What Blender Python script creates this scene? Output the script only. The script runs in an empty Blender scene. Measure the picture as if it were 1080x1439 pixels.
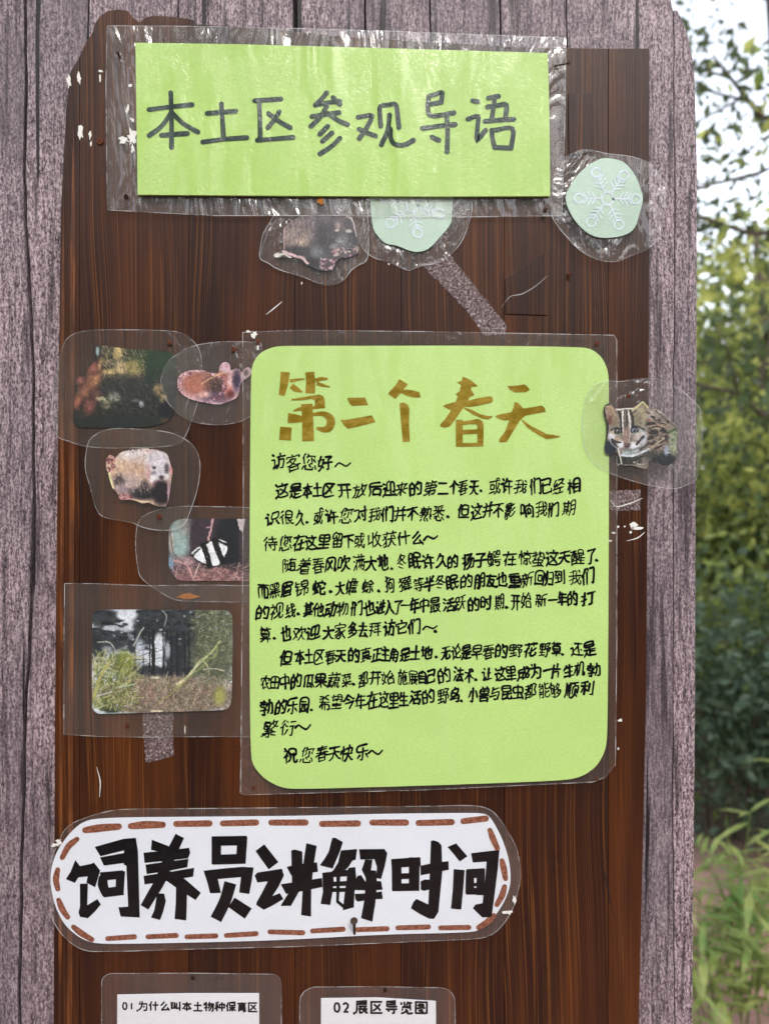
import bpy, bmesh, math, random
import numpy as np
from mathutils import Vector, Matrix
S = bpy.context.scene
COL = S.collection
R = math.radians

# ---------------------------------------------------------------- camera, sky, sun, exposure
CAMZ, CAMD, MM = 1.5, 0.52, 0.0005            # one picture pixel of the board is half a millimetre
cd = bpy.data.cameras.new('camera'); cam = bpy.data.objects.new('camera', cd); COL.objects.link(cam)
cam.location = (0, -CAMD, CAMZ); cam.rotation_euler = (R(90), 0, 0)
cd.sensor_fit = 'VERTICAL'; cd.sensor_height = 36; cd.lens = 18 / (719.5 * MM / CAMD)
cd.clip_start = 0.01; cd.clip_end = 500
cd.dof.use_dof = True; cd.dof.focus_distance = CAMD; cd.dof.aperture_fstop = 6.2
S.camera = cam
w = bpy.data.worlds.new('World'); S.world = w; w.use_nodes = True
nt = w.node_tree; bg = nt.nodes['Background']
sky = nt.nodes.new('ShaderNodeTexSky'); sky.sky_type = 'NISHITA'; sky.sun_disc = False
SUN_EL, SUN_ROT = 43, 170                      # hazy sun, high behind the viewer
sky.sun_elevation = R(SUN_EL); sky.sun_rotation = R(SUN_ROT); sky.dust_density = 1.0; sky.air_density = 1.0; sky.ozone_density = 1
hs = nt.nodes.new('ShaderNodeHueSaturation'); hs.inputs['Saturation'].default_value = 0.32
nt.links.new(sky.outputs[0], hs.inputs['Color']); nt.links.new(hs.outputs[0], bg.inputs['Color'])
bg.inputs['Strength'].default_value = 0.15
sd = bpy.data.lights.new('sun', 'SUN'); sd.energy = 0.5; sd.angle = R(8); sd.color = (1, .94, .84)
so = bpy.data.objects.new('sun', sd); COL.objects.link(so)
el, az = R(SUN_EL), R(SUN_ROT)
dirv = Vector((math.sin(az) * math.cos(el), math.cos(az) * math.cos(el), math.sin(el)))
so.rotation_euler = dirv.to_track_quat('Z', 'Y').to_euler(); so.location = (0, 0, 6)
S.view_settings.view_transform = 'Standard'; S.view_settings.look = 'None'
S.view_settings.exposure = 1.85; S.view_settings.gamma = 1
S.view_settings.use_curve_mapping = False
S.cycles.transparent_max_bounces = 32; S.cycles.max_bounces = 8; S.cycles.sample_clamp_indirect = 6

# ---------------------------------------------------------------- helpers
def P(px, py, y=0.0):
    """real place of a point seen at board pixel (px, py), lying y metres behind the board face"""
    k = (CAMD + y) / CAMD * MM
    return Vector(((px - 540) * k, y, CAMZ + (719.5 - py) * k))
def lin(c):
    return [((v / 255 + .055) / 1.055) ** 2.4 if v > 10 else v / 255 / 12.92 for v in c]
def tag(o, label=None, cat=None, group=None, kind=None):
    for k, v in (('label', label), ('category', cat), ('group', group), ('kind', kind)):
        if v: o[k] = v
    return o
def empty(name, loc, label, cat, group=None):
    o = bpy.data.objects.new(name, None); COL.objects.link(o); o.location = loc; o.empty_display_size = .02
    return tag(o, label, cat, group)
def link(name, me, mat, parent=None):
    for m in (mat if isinstance(mat, (list, tuple)) else [mat]): me.materials.append(m)
    o = bpy.data.objects.new(name, me); COL.objects.link(o)
    if parent is not None:
        o.parent = parent
        off = Vector(); p = parent
        while p is not None: off += p.location; p = p.parent
        if off.length: me.transform(Matrix.Translation(-off))
    return o
def pymesh(name, V, F, mat, parent=None, smooth=False):
    me = bpy.data.meshes.new(name); me.from_pydata([tuple(v) for v in V], [], F); me.update()
    o = link(name, me, mat, parent)
    if smooth:
        for p in me.polygons: p.use_smooth = True
    return o
def slab(name, pts, y0, thick, mat, parent=None, bevel=0.0):
    """solid cut out of sheet stock: outline pts in pixels, front face at depth y0"""
    bm = bmesh.new()
    f = bm.faces.new([bm.verts.new(P(x, y, y0)) for x, y in pts]); f.normal_update()
    if f.normal.y > 0: f.normal_flip()
    r = bmesh.ops.extrude_face_region(bm, geom=[f])
    for v in [g for g in r['geom'] if isinstance(g, bmesh.types.BMVert)]: pass
    back = [g for g in r['geom'] if isinstance(g, bmesh.types.BMVert)]
    bmesh.ops.translate(bm, vec=(0, thick, 0), verts=[v for v in bm.verts if v not in back])
    bmesh.ops.recalc_face_normals(bm, faces=bm.faces[:])
    if bevel:
        es = [e for e in bm.edges if all(abs(v.co.y - y0) < 1e-6 for v in e.verts)]
        bmesh.ops.bevel(bm, geom=es, offset=bevel, segments=2, affect='EDGES', profile=.6)
    me = bpy.data.meshes.new(name); bm.to_mesh(me); bm.free()
    return link(name, me, mat, parent)
def smooth_loop(pts, n=6):
    out = []; L = len(pts)
    for i in range(L):
        a, b, c, d = (np.array(pts[(i + k) % L], float) for k in (-1, 0, 1, 2))
        for t in np.linspace(0, 1, n, endpoint=False):
            out.append(tuple(.5 * ((2 * b) + (c - a) * t + (2 * a - 5 * b + 4 * c - d) * t * t + (3 * b - a - 3 * c + d) * t ** 3)))
    return out
def smooth_line(pts, n=4):
    if len(pts) < 3: return [np.array(p, float) for p in pts]
    q = [np.array(p, float) for p in pts]; q = [2 * q[0] - q[1]] + q + [2 * q[-1] - q[-2]]; out = []
    for i in range(1, len(q) - 2):
        a, b, c, d = q[i - 1:i + 3]
        for t in np.linspace(0, 1, n, endpoint=False):
            out.append(.5 * ((2 * b) + (c - a) * t + (2 * a - 5 * b + 4 * c - d) * t * t + (3 * b - a - 3 * c + d) * t ** 3))
    out.append(q[-2]); return out
def rrect(x0, y0, x1, y1, r, n=6):
    out = []
    for cx, cy, a0 in ((x1 - r, y0 + r, -90), (x1 - r, y1 - r, 0), (x0 + r, y1 - r, 90), (x0 + r, y0 + r, 180)):
        for k in range(n + 1):
            a = R(a0 + 90 * k / n); out.append((cx + r * math.cos(a), cy + r * math.sin(a)))
    return out
class Ink:
    """flat strokes of ink: ribbons with round or square ends, filled shapes"""
    def __init__(s, y, step=1.4e-5): s.V = []; s.F = []; s.y = y; s.k = 0; s.step = step
    def lay(s): s.k += 1; return s.y - s.step * (s.k % 8)
    def stroke(s, pts, width, rnd=True, sm=True, cap=5):
        q = smooth_line(pts) if sm else [np.array(p, float) for p in pts]
        if len(q) < 2: return
        q = [q[0]] + [b for a, b in zip(q, q[1:]) if np.hypot(*(b - a)) > .05]
        if len(q) < 2: q = [q[0] - (.4, 0), q[0] + (.4, 0)]
        n = len(q); W = width if callable(width) else (lambda t: width)
        if isinstance(width, (list, tuple)): W = lambda t: float(np.interp(t, np.linspace(0, 1, len(width)), width))
        y = s.lay(); b0 = len(s.V); T = []
        for i in range(n):
            d = q[min(i + 1, n - 1)] - q[max(i - 1, 0)]; T.append(d / (np.hypot(*d) + 1e-9))
        for i in range(n):
            h = W(i / (n - 1)) / 2; nn = np.array((-T[i][1], T[i][0]))
            if 0 < i < n - 1:
                d1 = q[i] - q[i - 1]; d1 = d1 / (np.hypot(*d1) + 1e-9); h /= max(.55, float(d1 @ T[i]))
            for sgn in (1, -1):
                p = q[i] + nn * h * sgn; s.V.append(P(p[0], p[1], y))
        for i in range(n - 1): s.F.append((b0 + 2 * i, b0 + 2 * i + 1, b0 + 2 * i + 3, b0 + 2 * i + 2))
        if rnd:
            for e, sg in ((0, -1), (n - 1, 1)):
                h = W(e / (n - 1)) / 2; t = T[e] * sg; nn = np.array((-T[e][1], T[e][0])); idx = [b0 + 2 * e]
                for k in range(1, cap):
                    a = math.pi * k / cap; p = q[e] + nn * h * math.cos(a) + t * h * math.sin(a)
                    idx.append(len(s.V)); s.V.append(P(p[0], p[1], y))
                idx.append(b0 + 2 * e + 1); s.F.append(tuple(idx if sg < 0 else idx[::-1]))
    def poly(s, pts):
        y = s.lay(); b = len(s.V); s.V += [P(a, c, y) for a, c in pts]; s.F.append(tuple(range(b, b + len(pts))))
    def build(s, name, mat, parent):
        bm = bmesh.new(); vs = [bm.verts.new(v) for v in s.V]
        for f in s.F:
            try: g = bm.faces.new([vs[i] for i in f])
            except ValueError: continue
            g.normal_update()
            if g.normal.y > 0: g.normal_flip()
        me = bpy.data.meshes.new(name); bm.to_mesh(me); bm.free()
        return link(name, me, mat, parent)

# ---------------------------------------------------------------- materials
def mat(name):
    m = bpy.data.materials.new(name); m.use_nodes = True
    n = m.node_tree.nodes; l = m.node_tree.links; return m, n, l, n['Principled BSDF']
def node(n, t, **k):
    o = n.new(t)
    for a, v in k.items():
        if a.startswith('i_'):
            key = a[2:]; key = int(key) if key.isdigit() else key.replace('_', ' '); o.inputs[key].default_value = v
        else: setattr(o, a, v)
    return o
def coords(n, l, scale, rand=False):
    g = node(n, 'ShaderNodeNewGeometry'); mp = node(n, 'ShaderNodeMapping'); mp.inputs['Scale'].default_value = scale
    if rand:
        oi = node(n, 'ShaderNodeObjectInfo'); mu = node(n, 'ShaderNodeMath', operation='MULTIPLY'); mu.inputs[1].default_value = 37
        cb = node(n, 'ShaderNodeCombineXYZ'); va = node(n, 'ShaderNodeVectorMath', operation='ADD')
        l.new(oi.outputs['Random'], mu.inputs[0]); l.new(mu.outputs[0], cb.inputs[0]); l.new(mu.outputs[0], cb.inputs[2])
        l.new(g.outputs['Position'], va.inputs[0]); l.new(cb.outputs[0], va.inputs[1]); l.new(va.outputs[0], mp.inputs['Vector'])
    else: l.new(g.outputs['Position'], mp.inputs['Vector'])
    return mp.outputs[0]
def noise(n, l, co, scale, detail=4, rough=.6, dist=0.0):
    t = node(n, 'ShaderNodeTexNoise'); t.inputs['Scale'].default_value = scale; t.inputs['Detail'].default_value = detail
    t.inputs['Roughness'].default_value = rough; t.inputs['Distortion'].default_value = dist; l.new(co, t.inputs['Vector']); return t.outputs['Fac']
def ramp(n, l, fac, stops):
    r = node(n, 'ShaderNodeValToRGB'); e = r.color_ramp.elements
    while len(e) < len(stops): e.new(.5)
    for k, (p, c) in zip(e, stops):
        k.position = p; k.color = (*c, 1) if len(c) == 3 else c
    l.new(fac, r.inputs['Fac']); return r.outputs['Color']
def g3(v): return (v, v, v)
def mix(n, l, a, b, fac, mode='MIX'):
    m = node(n, 'ShaderNodeMix', data_type='RGBA', blend_type=mode)
    for sock, v in ((m.inputs[6], a), (m.inputs[7], b), (m.inputs[0], fac)):
        if hasattr(v, 'is_linked'): l.new(v, sock)
        elif isinstance(v, (tuple, list)): sock.default_value = (*v[:3], 1)
        else: sock.default_value = v
    return m.outputs[2]
def math_(n, l, op, a, b, clamp=False):
    m = node(n, 'ShaderNodeMath', operation=op, use_clamp=clamp)
    for sock, v in ((m.inputs[0], a), (m.inputs[1], b)):
        if hasattr(v, 'is_linked'): l.new(v, sock)
        else: sock.default_value = v
    return m.outputs[0]
def bump(n, l, h, strength, dist, into=None):
    b = node(n, 'ShaderNodeBump'); b.inputs['Strength'].default_value = strength; b.inputs['Distance'].default_value = dist
    l.new(h, b.inputs['Height'])
    if into: l.new(into, b.inputs['Normal'])
    return b.outputs[0]

def laminate_coat(n, l, b, wav=1.0, fine=1.0):
    """glossy plastic skin of a laminated sheet: sags in vertical ripples, pebbled by the paper below"""
    big = noise(n, l, coords(n, l, (28, 28, 5)), 1.0, 2, .5, .6)
    pat = noise(n, l, coords(n, l, (60, 60, 16)), 1.0, 3, .6, .4)
    gr = noise(n, l, coords(n, l, (900, 900, 700)), 1.0, 2, .6)
    mask = ramp(n, l, pat, [(.42, g3(.15)), (.62, g3(1))])
    grm = mix(n, l, g3(0.5), gr, mask)
    nb = bump(n, l, big, 1.0, .0022 * wav); nb = bump(n, l, grm, 1.0, .00022 * fine, nb)
    l.new(nb, b.inputs['Coat Normal'])
    b.inputs['Coat Weight'].default_value = 1.0; b.inputs['Coat Roughness'].default_value = .12; b.inputs['Coat IOR'].default_value = 1.45

def m_paper(name, rgb, wav=1.0, fine=1.0, rough=.7, var=.05, coat=True):
    m, n, l, b = mat(name)
    f = noise(n, l, coords(n, l, (500, 500, 900)), 1, 3, .7); big = noise(n, l, coords(n, l, (9, 9, 14)), 1, 3, .6)
    c = mix(n, l, [v * (1 - var * 1.6) for v in lin(rgb)], [min(1, v * (1 + var)) for v in lin(rgb)], ramp(n, l, f, [(.35, g3(0)), (.65, g3(1))]))
    c = mix(n, l, c, [v * .86 for v in lin(rgb)], ramp(n, l, big, [(.4, g3(0)), (.75, g3(.6))]))
    l.new(c, b.inputs['Base Color']); b.inputs['Roughness'].default_value = rough; b.inputs['Specular IOR Level'].default_value = .25
    if coat: laminate_coat(n, l, b, wav, fine)
    return m
def m_ink(name, rgb, rgb2=None, wav=1.0, fine=1.0, streak=(120, 120, 120)):
    m, n, l, b = mat(name)
    f = noise(n, l, coords(n, l, streak), 1, 4, .65)
    l.new(mix(n, l, lin(rgb), lin(rgb2 or rgb), ramp(n, l, f, [(.38, g3(0)), (.62, g3(1))])), b.inputs['Base Color'])
    b.inputs['Roughness'].default_value = .8; b.inputs['Specular IOR Level'].default_value = .05; laminate_coat(n, l, b, wav, fine); return m
def m_film(name, haze=.16, wr=1.0, tint=(.62, .60, .60), wscale=22, stretch=(1, 1, .5)):
    m, n, l, b = mat(name); n.remove(b); out = n['Material Output']
    co = coords(n, l, tuple(wscale * s for s in stretch))
    w1 = noise(n, l, co, 1, 3, .55, 1.6); w2 = noise(n, l, coords(n, l, (150, 150, 90)), 1, 3, .6, .8)
    pat = noise(n, l, coords(n, l, (14, 14, 10)), 1, 3, .6)
    nb = bump(n, l, w1, 1, .004 * wr); nb = bump(n, l, w2, 1, .0002 * wr, nb)
    tr = node(n, 'ShaderNodeBsdfTransparent'); tr.inputs[0].default_value = (.97, .965, .96, 1)
    df = node(n, 'ShaderNodeBsdfDiffuse'); df.inputs[0].default_value = (*tint, 1)
    gl = node(n, 'ShaderNodeBsdfGlossy'); gl.inputs['Roughness'].default_value = .13; gl.inputs[0].default_value = (1, 1, 1, 1)
    l.new(nb, gl.inputs['Normal'])
    fr = node(n, 'ShaderNodeLayerWeight'); l.new(nb, fr.inputs['Normal'])
    frv = math_(n, l, 'ADD', math_(n, l, 'MULTIPLY', math_(n, l, 'POWER', fr.outputs['Facing'], 4), .6), .055)
    hz = ramp(n, l, pat, [(.35, g3(haze * .7)), (.65, g3(haze * 1.25))])
    m1 = node(n, 'ShaderNodeMixShader'); l.new(hz, m1.inputs[0]); l.new(tr.outputs[0], m1.inputs[1]); l.new(df.outputs[0], m1.inputs[2])
    m2 = node(n, 'ShaderNodeMixShader'); l.new(frv, m2.inputs[0])
    l.new(m1.outputs[0], m2.inputs[1]); l.new(gl.outputs[0], m2.inputs[2]); l.new(m2.outputs[0], out.inputs['Surface'])
    return m
def m_photo(name, wav=.6, fine=.5):
    m, n, l, b = mat(name)
    a = node(n, 'ShaderNodeVertexColor', layer_name='print'); l.new(a.outputs[0], b.inputs['Base Color'])
    b.inputs['Roughness'].default_value = .6; laminate_coat(n, l, b, wav, fine); return m
def m_plain(name, rgb, rough=.6, metal=0, var=.25, sc=300):
    m, n, l, b = mat(name); f = noise(n, l, coords(n, l, (sc, sc, sc)), 1, 4, .6)
    c = lin(rgb); l.new(mix(n, l, [v * (1 - var) for v in c], [min(1, v * (1 + var)) for v in c], f), b.inputs['Base Color'])
    b.inputs['Roughness'].default_value = rough; b.inputs['Metallic'].default_value = metal
    l.new(bump(n, l, f, .5, .0004), b.inputs['Normal']); return m

def m_brown_wood():
    m, n, l, b = mat('varnished_brown_wood')
    warp = noise(n, l, coords(n, l, (5, 5, 1.1), True), 1, 3, .55)
    g = node(n, 'ShaderNodeNewGeometry'); sx = node(n, 'ShaderNodeSeparateXYZ'); l.new(g.outputs['Position'], sx.inputs[0])
    oi = node(n, 'ShaderNodeObjectInfo')
    # growth rings cut lengthwise: x pushed about by the warp, so lines lean, crowd and open into arches
    xx = math_(n, l, 'ADD', sx.outputs[0], math_(n, l, 'MULTIPLY', warp, .06))
    xx = math_(n, l, 'ADD', xx, oi.outputs['Random'])
    cb = node(n, 'ShaderNodeCombineXYZ'); l.new(math_(n, l, 'MULTIPLY', xx, 330), cb.inputs[0]); l.new(math_(n, l, 'MULTIPLY', sx.outputs[2], 1.2), cb.inputs[2])
    rings = noise(n, l, cb.outputs[0], 1, 1.5, .5)
    cb2 = node(n, 'ShaderNodeCombineXYZ'); l.new(math_(n, l, 'MULTIPLY', xx, 1500), cb2.inputs[0]); l.new(math_(n, l, 'MULTIPLY', sx.outputs[2], 14), cb2.inputs[2])
    fib = noise(n, l, cb2.outputs[0], 1, 3, .65)
    tone = noise(n, l, coords(n, l, (16, 16, 1.6), True), 1, 3, .6)
    blot = noise(n, l, coords(n, l, (7, 7, 4), True), 1, 4, .6)
    line = ramp(n, l, rings, [(.475, g3(0)), (.50, g3(1)), (.525, g3(.05)), (.60, g3(0)), (.615, g3(.55)), (.632, g3(.05))])
    brk = ramp(n, l, fib, [(.3, g3(.25)), (.6, g3(1))])
    amt = ramp(n, l, noise(n, l, coords(n, l, (11, 11, 3), True), 1, 3, .6), [(.38, g3(.08)), (.62, g3(.8))])
    base = ramp(n, l, tone, [(.3, lin((33, 15, 9))), (.48, lin((52, 24, 12))), (.68, lin((92, 47, 16)))])
    c = mix(n, l, base, lin((146, 88, 38)), math_(n, l, 'MULTIPLY', math_(n, l, 'MULTIPLY', line, brk), amt))
    c = mix(n, l, c, lin((26, 12, 8)), ramp(n, l, fib, [(.46, g3(0)), (.72, g3(.6))]))
    c = mix(n, l, c, lin((50, 30, 22)), ramp(n, l, blot, [(.48, g3(0)), (.66, g3(.5))]))
    kn = noise(n, l, coords(n, l, (55, 55, 30), True), 1, 5, .75)
    c = mix(n, l, c, lin((24, 12, 8)), ramp(n, l, kn, [(.60, g3(0)), (.72, g3(.7))]))
    l.new(c, b.inputs['Base Color'])
    b.inputs['Roughness'].default_value = .5; b.inputs['Specular IOR Level'].default_value = .2
    h = math_(n, l, 'ADD', math_(n, l, 'MULTIPLY', fib, .5), math_(n, l, 'MULTIPLY', rings, .5))
    nb = bump(n, l, h, .8, .0006); nb = bump(n, l, tone, .4, .002, nb)
    l.new(nb, b.inputs['Normal']); b.inputs['Coat Weight'].default_value = .22; b.inputs['Coat Roughness'].default_value = .25
    l.new(nb, b.inputs['Coat Normal'])
    return m
def m_mauve():
    m, n, l, b = mat('weathered_mauve_wood')
    sp = noise(n, l, coords(n, l, (720, 720, 380), True), 1, 3, .75, .5)
    st = noise(n, l, coords(n, l, (150, 150, 7), True), 1, 4, .7)
    big = noise(n, l, coords(n, l, (16, 16, 5), True), 1, 4, .6)
    ck = noise(n, l, coords(n, l, (85, 85, 2.6), True), 1, 3, .55, .3)
    grain = noise(n, l, coords(n, l, (520, 520, 60), True), 1, 3, .7, .3)
    c = ramp(n, l, math_(n, l, 'ADD', math_(n, l, 'MULTIPLY', sp, .62), math_(n, l, 'MULTIPLY', grain, .38)), [(.40, lin((52, 42, 47))), (.485, lin((128, 109, 115))), (.585, lin((200, 180, 185)))])
    pk = noise(n, l, coords(n, l, (6, 6, 3), True), 1, 2, .5)
    c = mix(n, l, c, lin((84, 80, 88)), ramp(n, l, pk, [(.45, g3(0)), (.7, g3(.75))]))
    c = mix(n, l, c, lin((96, 84, 92)), ramp(n, l, big, [(.46, g3(0)), (.7, g3(.6))]))
    c = mix(n, l, c, lin((40, 30, 36)), ramp(n, l, st, [(.52, g3(0)), (.64, g3(.75))]))
    c = mix(n, l, c, lin((16, 12, 15)), ramp(n, l, ck, [(.63, g3(0)), (.66, g3(.95))]))
    l.new(c, b.inputs['Base Color']); b.inputs['Roughness'].default_value = .55; b.inputs['Specular IOR Level'].default_value = .35
    nb = bump(n, l, sp, .6, .0006); nb = bump(n, l, ck, -.5, .002, nb); l.new(nb, b.inputs['Normal'])
    return m
WOOD = m_brown_wood(); MAUVE = m_mauve()
def m_worn():
    m, n, l, b = mat('worn_orange_wood'); f = noise(n, l, coords(n, l, (900, 900, 16)), 1, 4, .7); g_ = noise(n, l, coords(n, l, (60, 60, 14)), 1, 3, .6)
    c = mix(n, l, lin((74, 34, 14)), lin((150, 86, 32)), ramp(n, l, f, [(.38, g3(0)), (.6, g3(1))]))
    l.new(mix(n, l, c, lin((52, 24, 12)), ramp(n, l, g_, [(.38, g3(.9)), (.62, g3(.1))])), b.inputs['Base Color']); b.inputs['Roughness'].default_value = .5; return m
WORN = m_worn()
DARK = m_plain('dark_gap', (26, 20, 22), .9)
EDGE = m_plain('cut_edge_plastic', (150, 146, 144), .25, var=.1)
BLACK = m_ink('black_marker', (4, 5, 8), (15, 16, 20), .5, .35)
PEN = m_ink('black_pen', (8, 8, 12), (14, 14, 20), .5, .3)
GREYINK = m_ink('grey_marker', (44, 58, 52), (62, 76, 68), 3.0, 4.5)
GOLD = m_ink('gold_brush_ink', (126, 104, 22), (158, 134, 52), .6, .6, (90, 90, 200))
BROWNINK = m_ink('brown_pencil', (104, 60, 44), (160, 104, 82), .5, .5, (600, 600, 900))
PRINT = m_ink('printed_black', (22, 20, 20), (34, 32, 32), .5, .3)
LIME = m_paper('lime_paper', (178, 212, 116), 3.0, 4.5); LIME2 = m_paper('lime_letter_paper', (188, 221, 130), 3.2, 6.0)
WHITE = m_paper('white_card', (226, 230, 238), .5, .35, var=.03); PALE = m_paper('pale_green_card', (186, 210, 192), .6, .6)
SHEET = m_paper('white_print_paper', (226, 226, 230), .8, .4, var=.03)
SNOWINK = m_ink('snow_print', (218, 228, 238), (200, 218, 220), .6, .6, (500, 500, 500))
FILM = m_film('laminating_film', .06, .8, tint=(.66, .60, .56)); FILMW = m_film('wrinkled_laminating_film', .09, 2.2, wscale=20, stretch=(1, 1, .4)); FILMS = m_film('buckled_film', .08, 1.5, wscale=32)
PHOTO = m_photo('glossy_photo_print')
RUST = m_plain('rusty_iron', (96, 50, 30), .7, .5, .5, 900); IRON = m_plain('dull_iron', (70, 52, 44), .45, .8, .4, 700)
RUSTSTAIN = m_plain('orange_rust_stain', (170, 104, 30), .8, 0, .4, 700); CHIP = m_plain('white_chip', (232, 230, 224), .6, 0, .08, 500)

# ---------------------------------------------------------------- ground and land round about
def terrain():
    V, F = [], []; rng = random.Random(4); rings = [0, .8, 1.6, 2.6, 3.6, 5, 7, 9, 12, 15, 19, 24, 30, 38, 48, 60, 110]; A = 72
    for r in rings:
        for k in range(A):
            a = 2 * math.pi * k / A; x, y = r * math.sin(a), r * math.cos(a)
            back = max(0, -math.cos(a)); h = 0
            if r > 9: h = (r - 9) / 21 * (1.0 + 9.5 * back ** .6) * (1 + .25 * math.sin(3 * a) + .1 * math.sin(7 * a + 1))  # unseen slope behind the viewer, raised to darken what the board reflects
            if r > 38: h *= max(.3, 1 - (r - 38) / 60)
            V.append((x, y, h + rng.uniform(-.02, .02) * min(r, 4) + (0 if r < 3 else 0)))
    for i in range(len(rings) - 1):
        for k in range(A): F.append((i * A + k, i * A + (k + 1) % A, (i + 1) * A + (k + 1) % A, (i + 1) * A + k))
    m, n, l, b = mat('forest_floor')
    a = noise(n, l, coords(n, l, (1.2, 1.2, 1.2)), 1, 6, .65); c2 = noise(n, l, coords(n, l, (38, 38, 38)), 1, 5, .7)
    c = mix(n, l, lin((116, 92, 80)), lin((64, 54, 40)), ramp(n, l, c2, [(.38, g3(0)), (.62, g3(1))]))
    g = node(n, 'ShaderNodeNewGeometry'); ln = node(n, 'ShaderNodeVectorMath', operation='LENGTH'); l.new(g.outputs['Position'], ln.inputs[0])
    far = ramp(n, l, math_(n, l, 'ADD', math_(n, l, 'MULTIPLY', ln.outputs['Value'], .12), math_(n, l, 'MULTIPLY', a, .5)), [(.55, g3(0)), (.85, g3(1))])
    c = mix(n, l, c, mix(n, l, lin((34, 46, 24)), lin((56, 66, 34)), c2), far)
    near = ramp(n, l, math_(n, l, 'MULTIPLY', ln.outputs['Value'], .2), [(.52, g3(1)), (.66, g3(0))])
    c = mix(n, l, c, mix(n, l, lin((204, 158, 148)), lin((150, 116, 104)), c2), near)  # ground tinted pink near the panel, standing in for a blurred lens glow
    l.new(c, b.inputs['Base Color']); b.inputs['Roughness'].default_value = .95
    l.new(bump(n, l, c2, .8, .03), b.inputs['Normal'])
    tag(pymesh('ground', V, F, m, smooth=True), kind='structure')
terrain()
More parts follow.
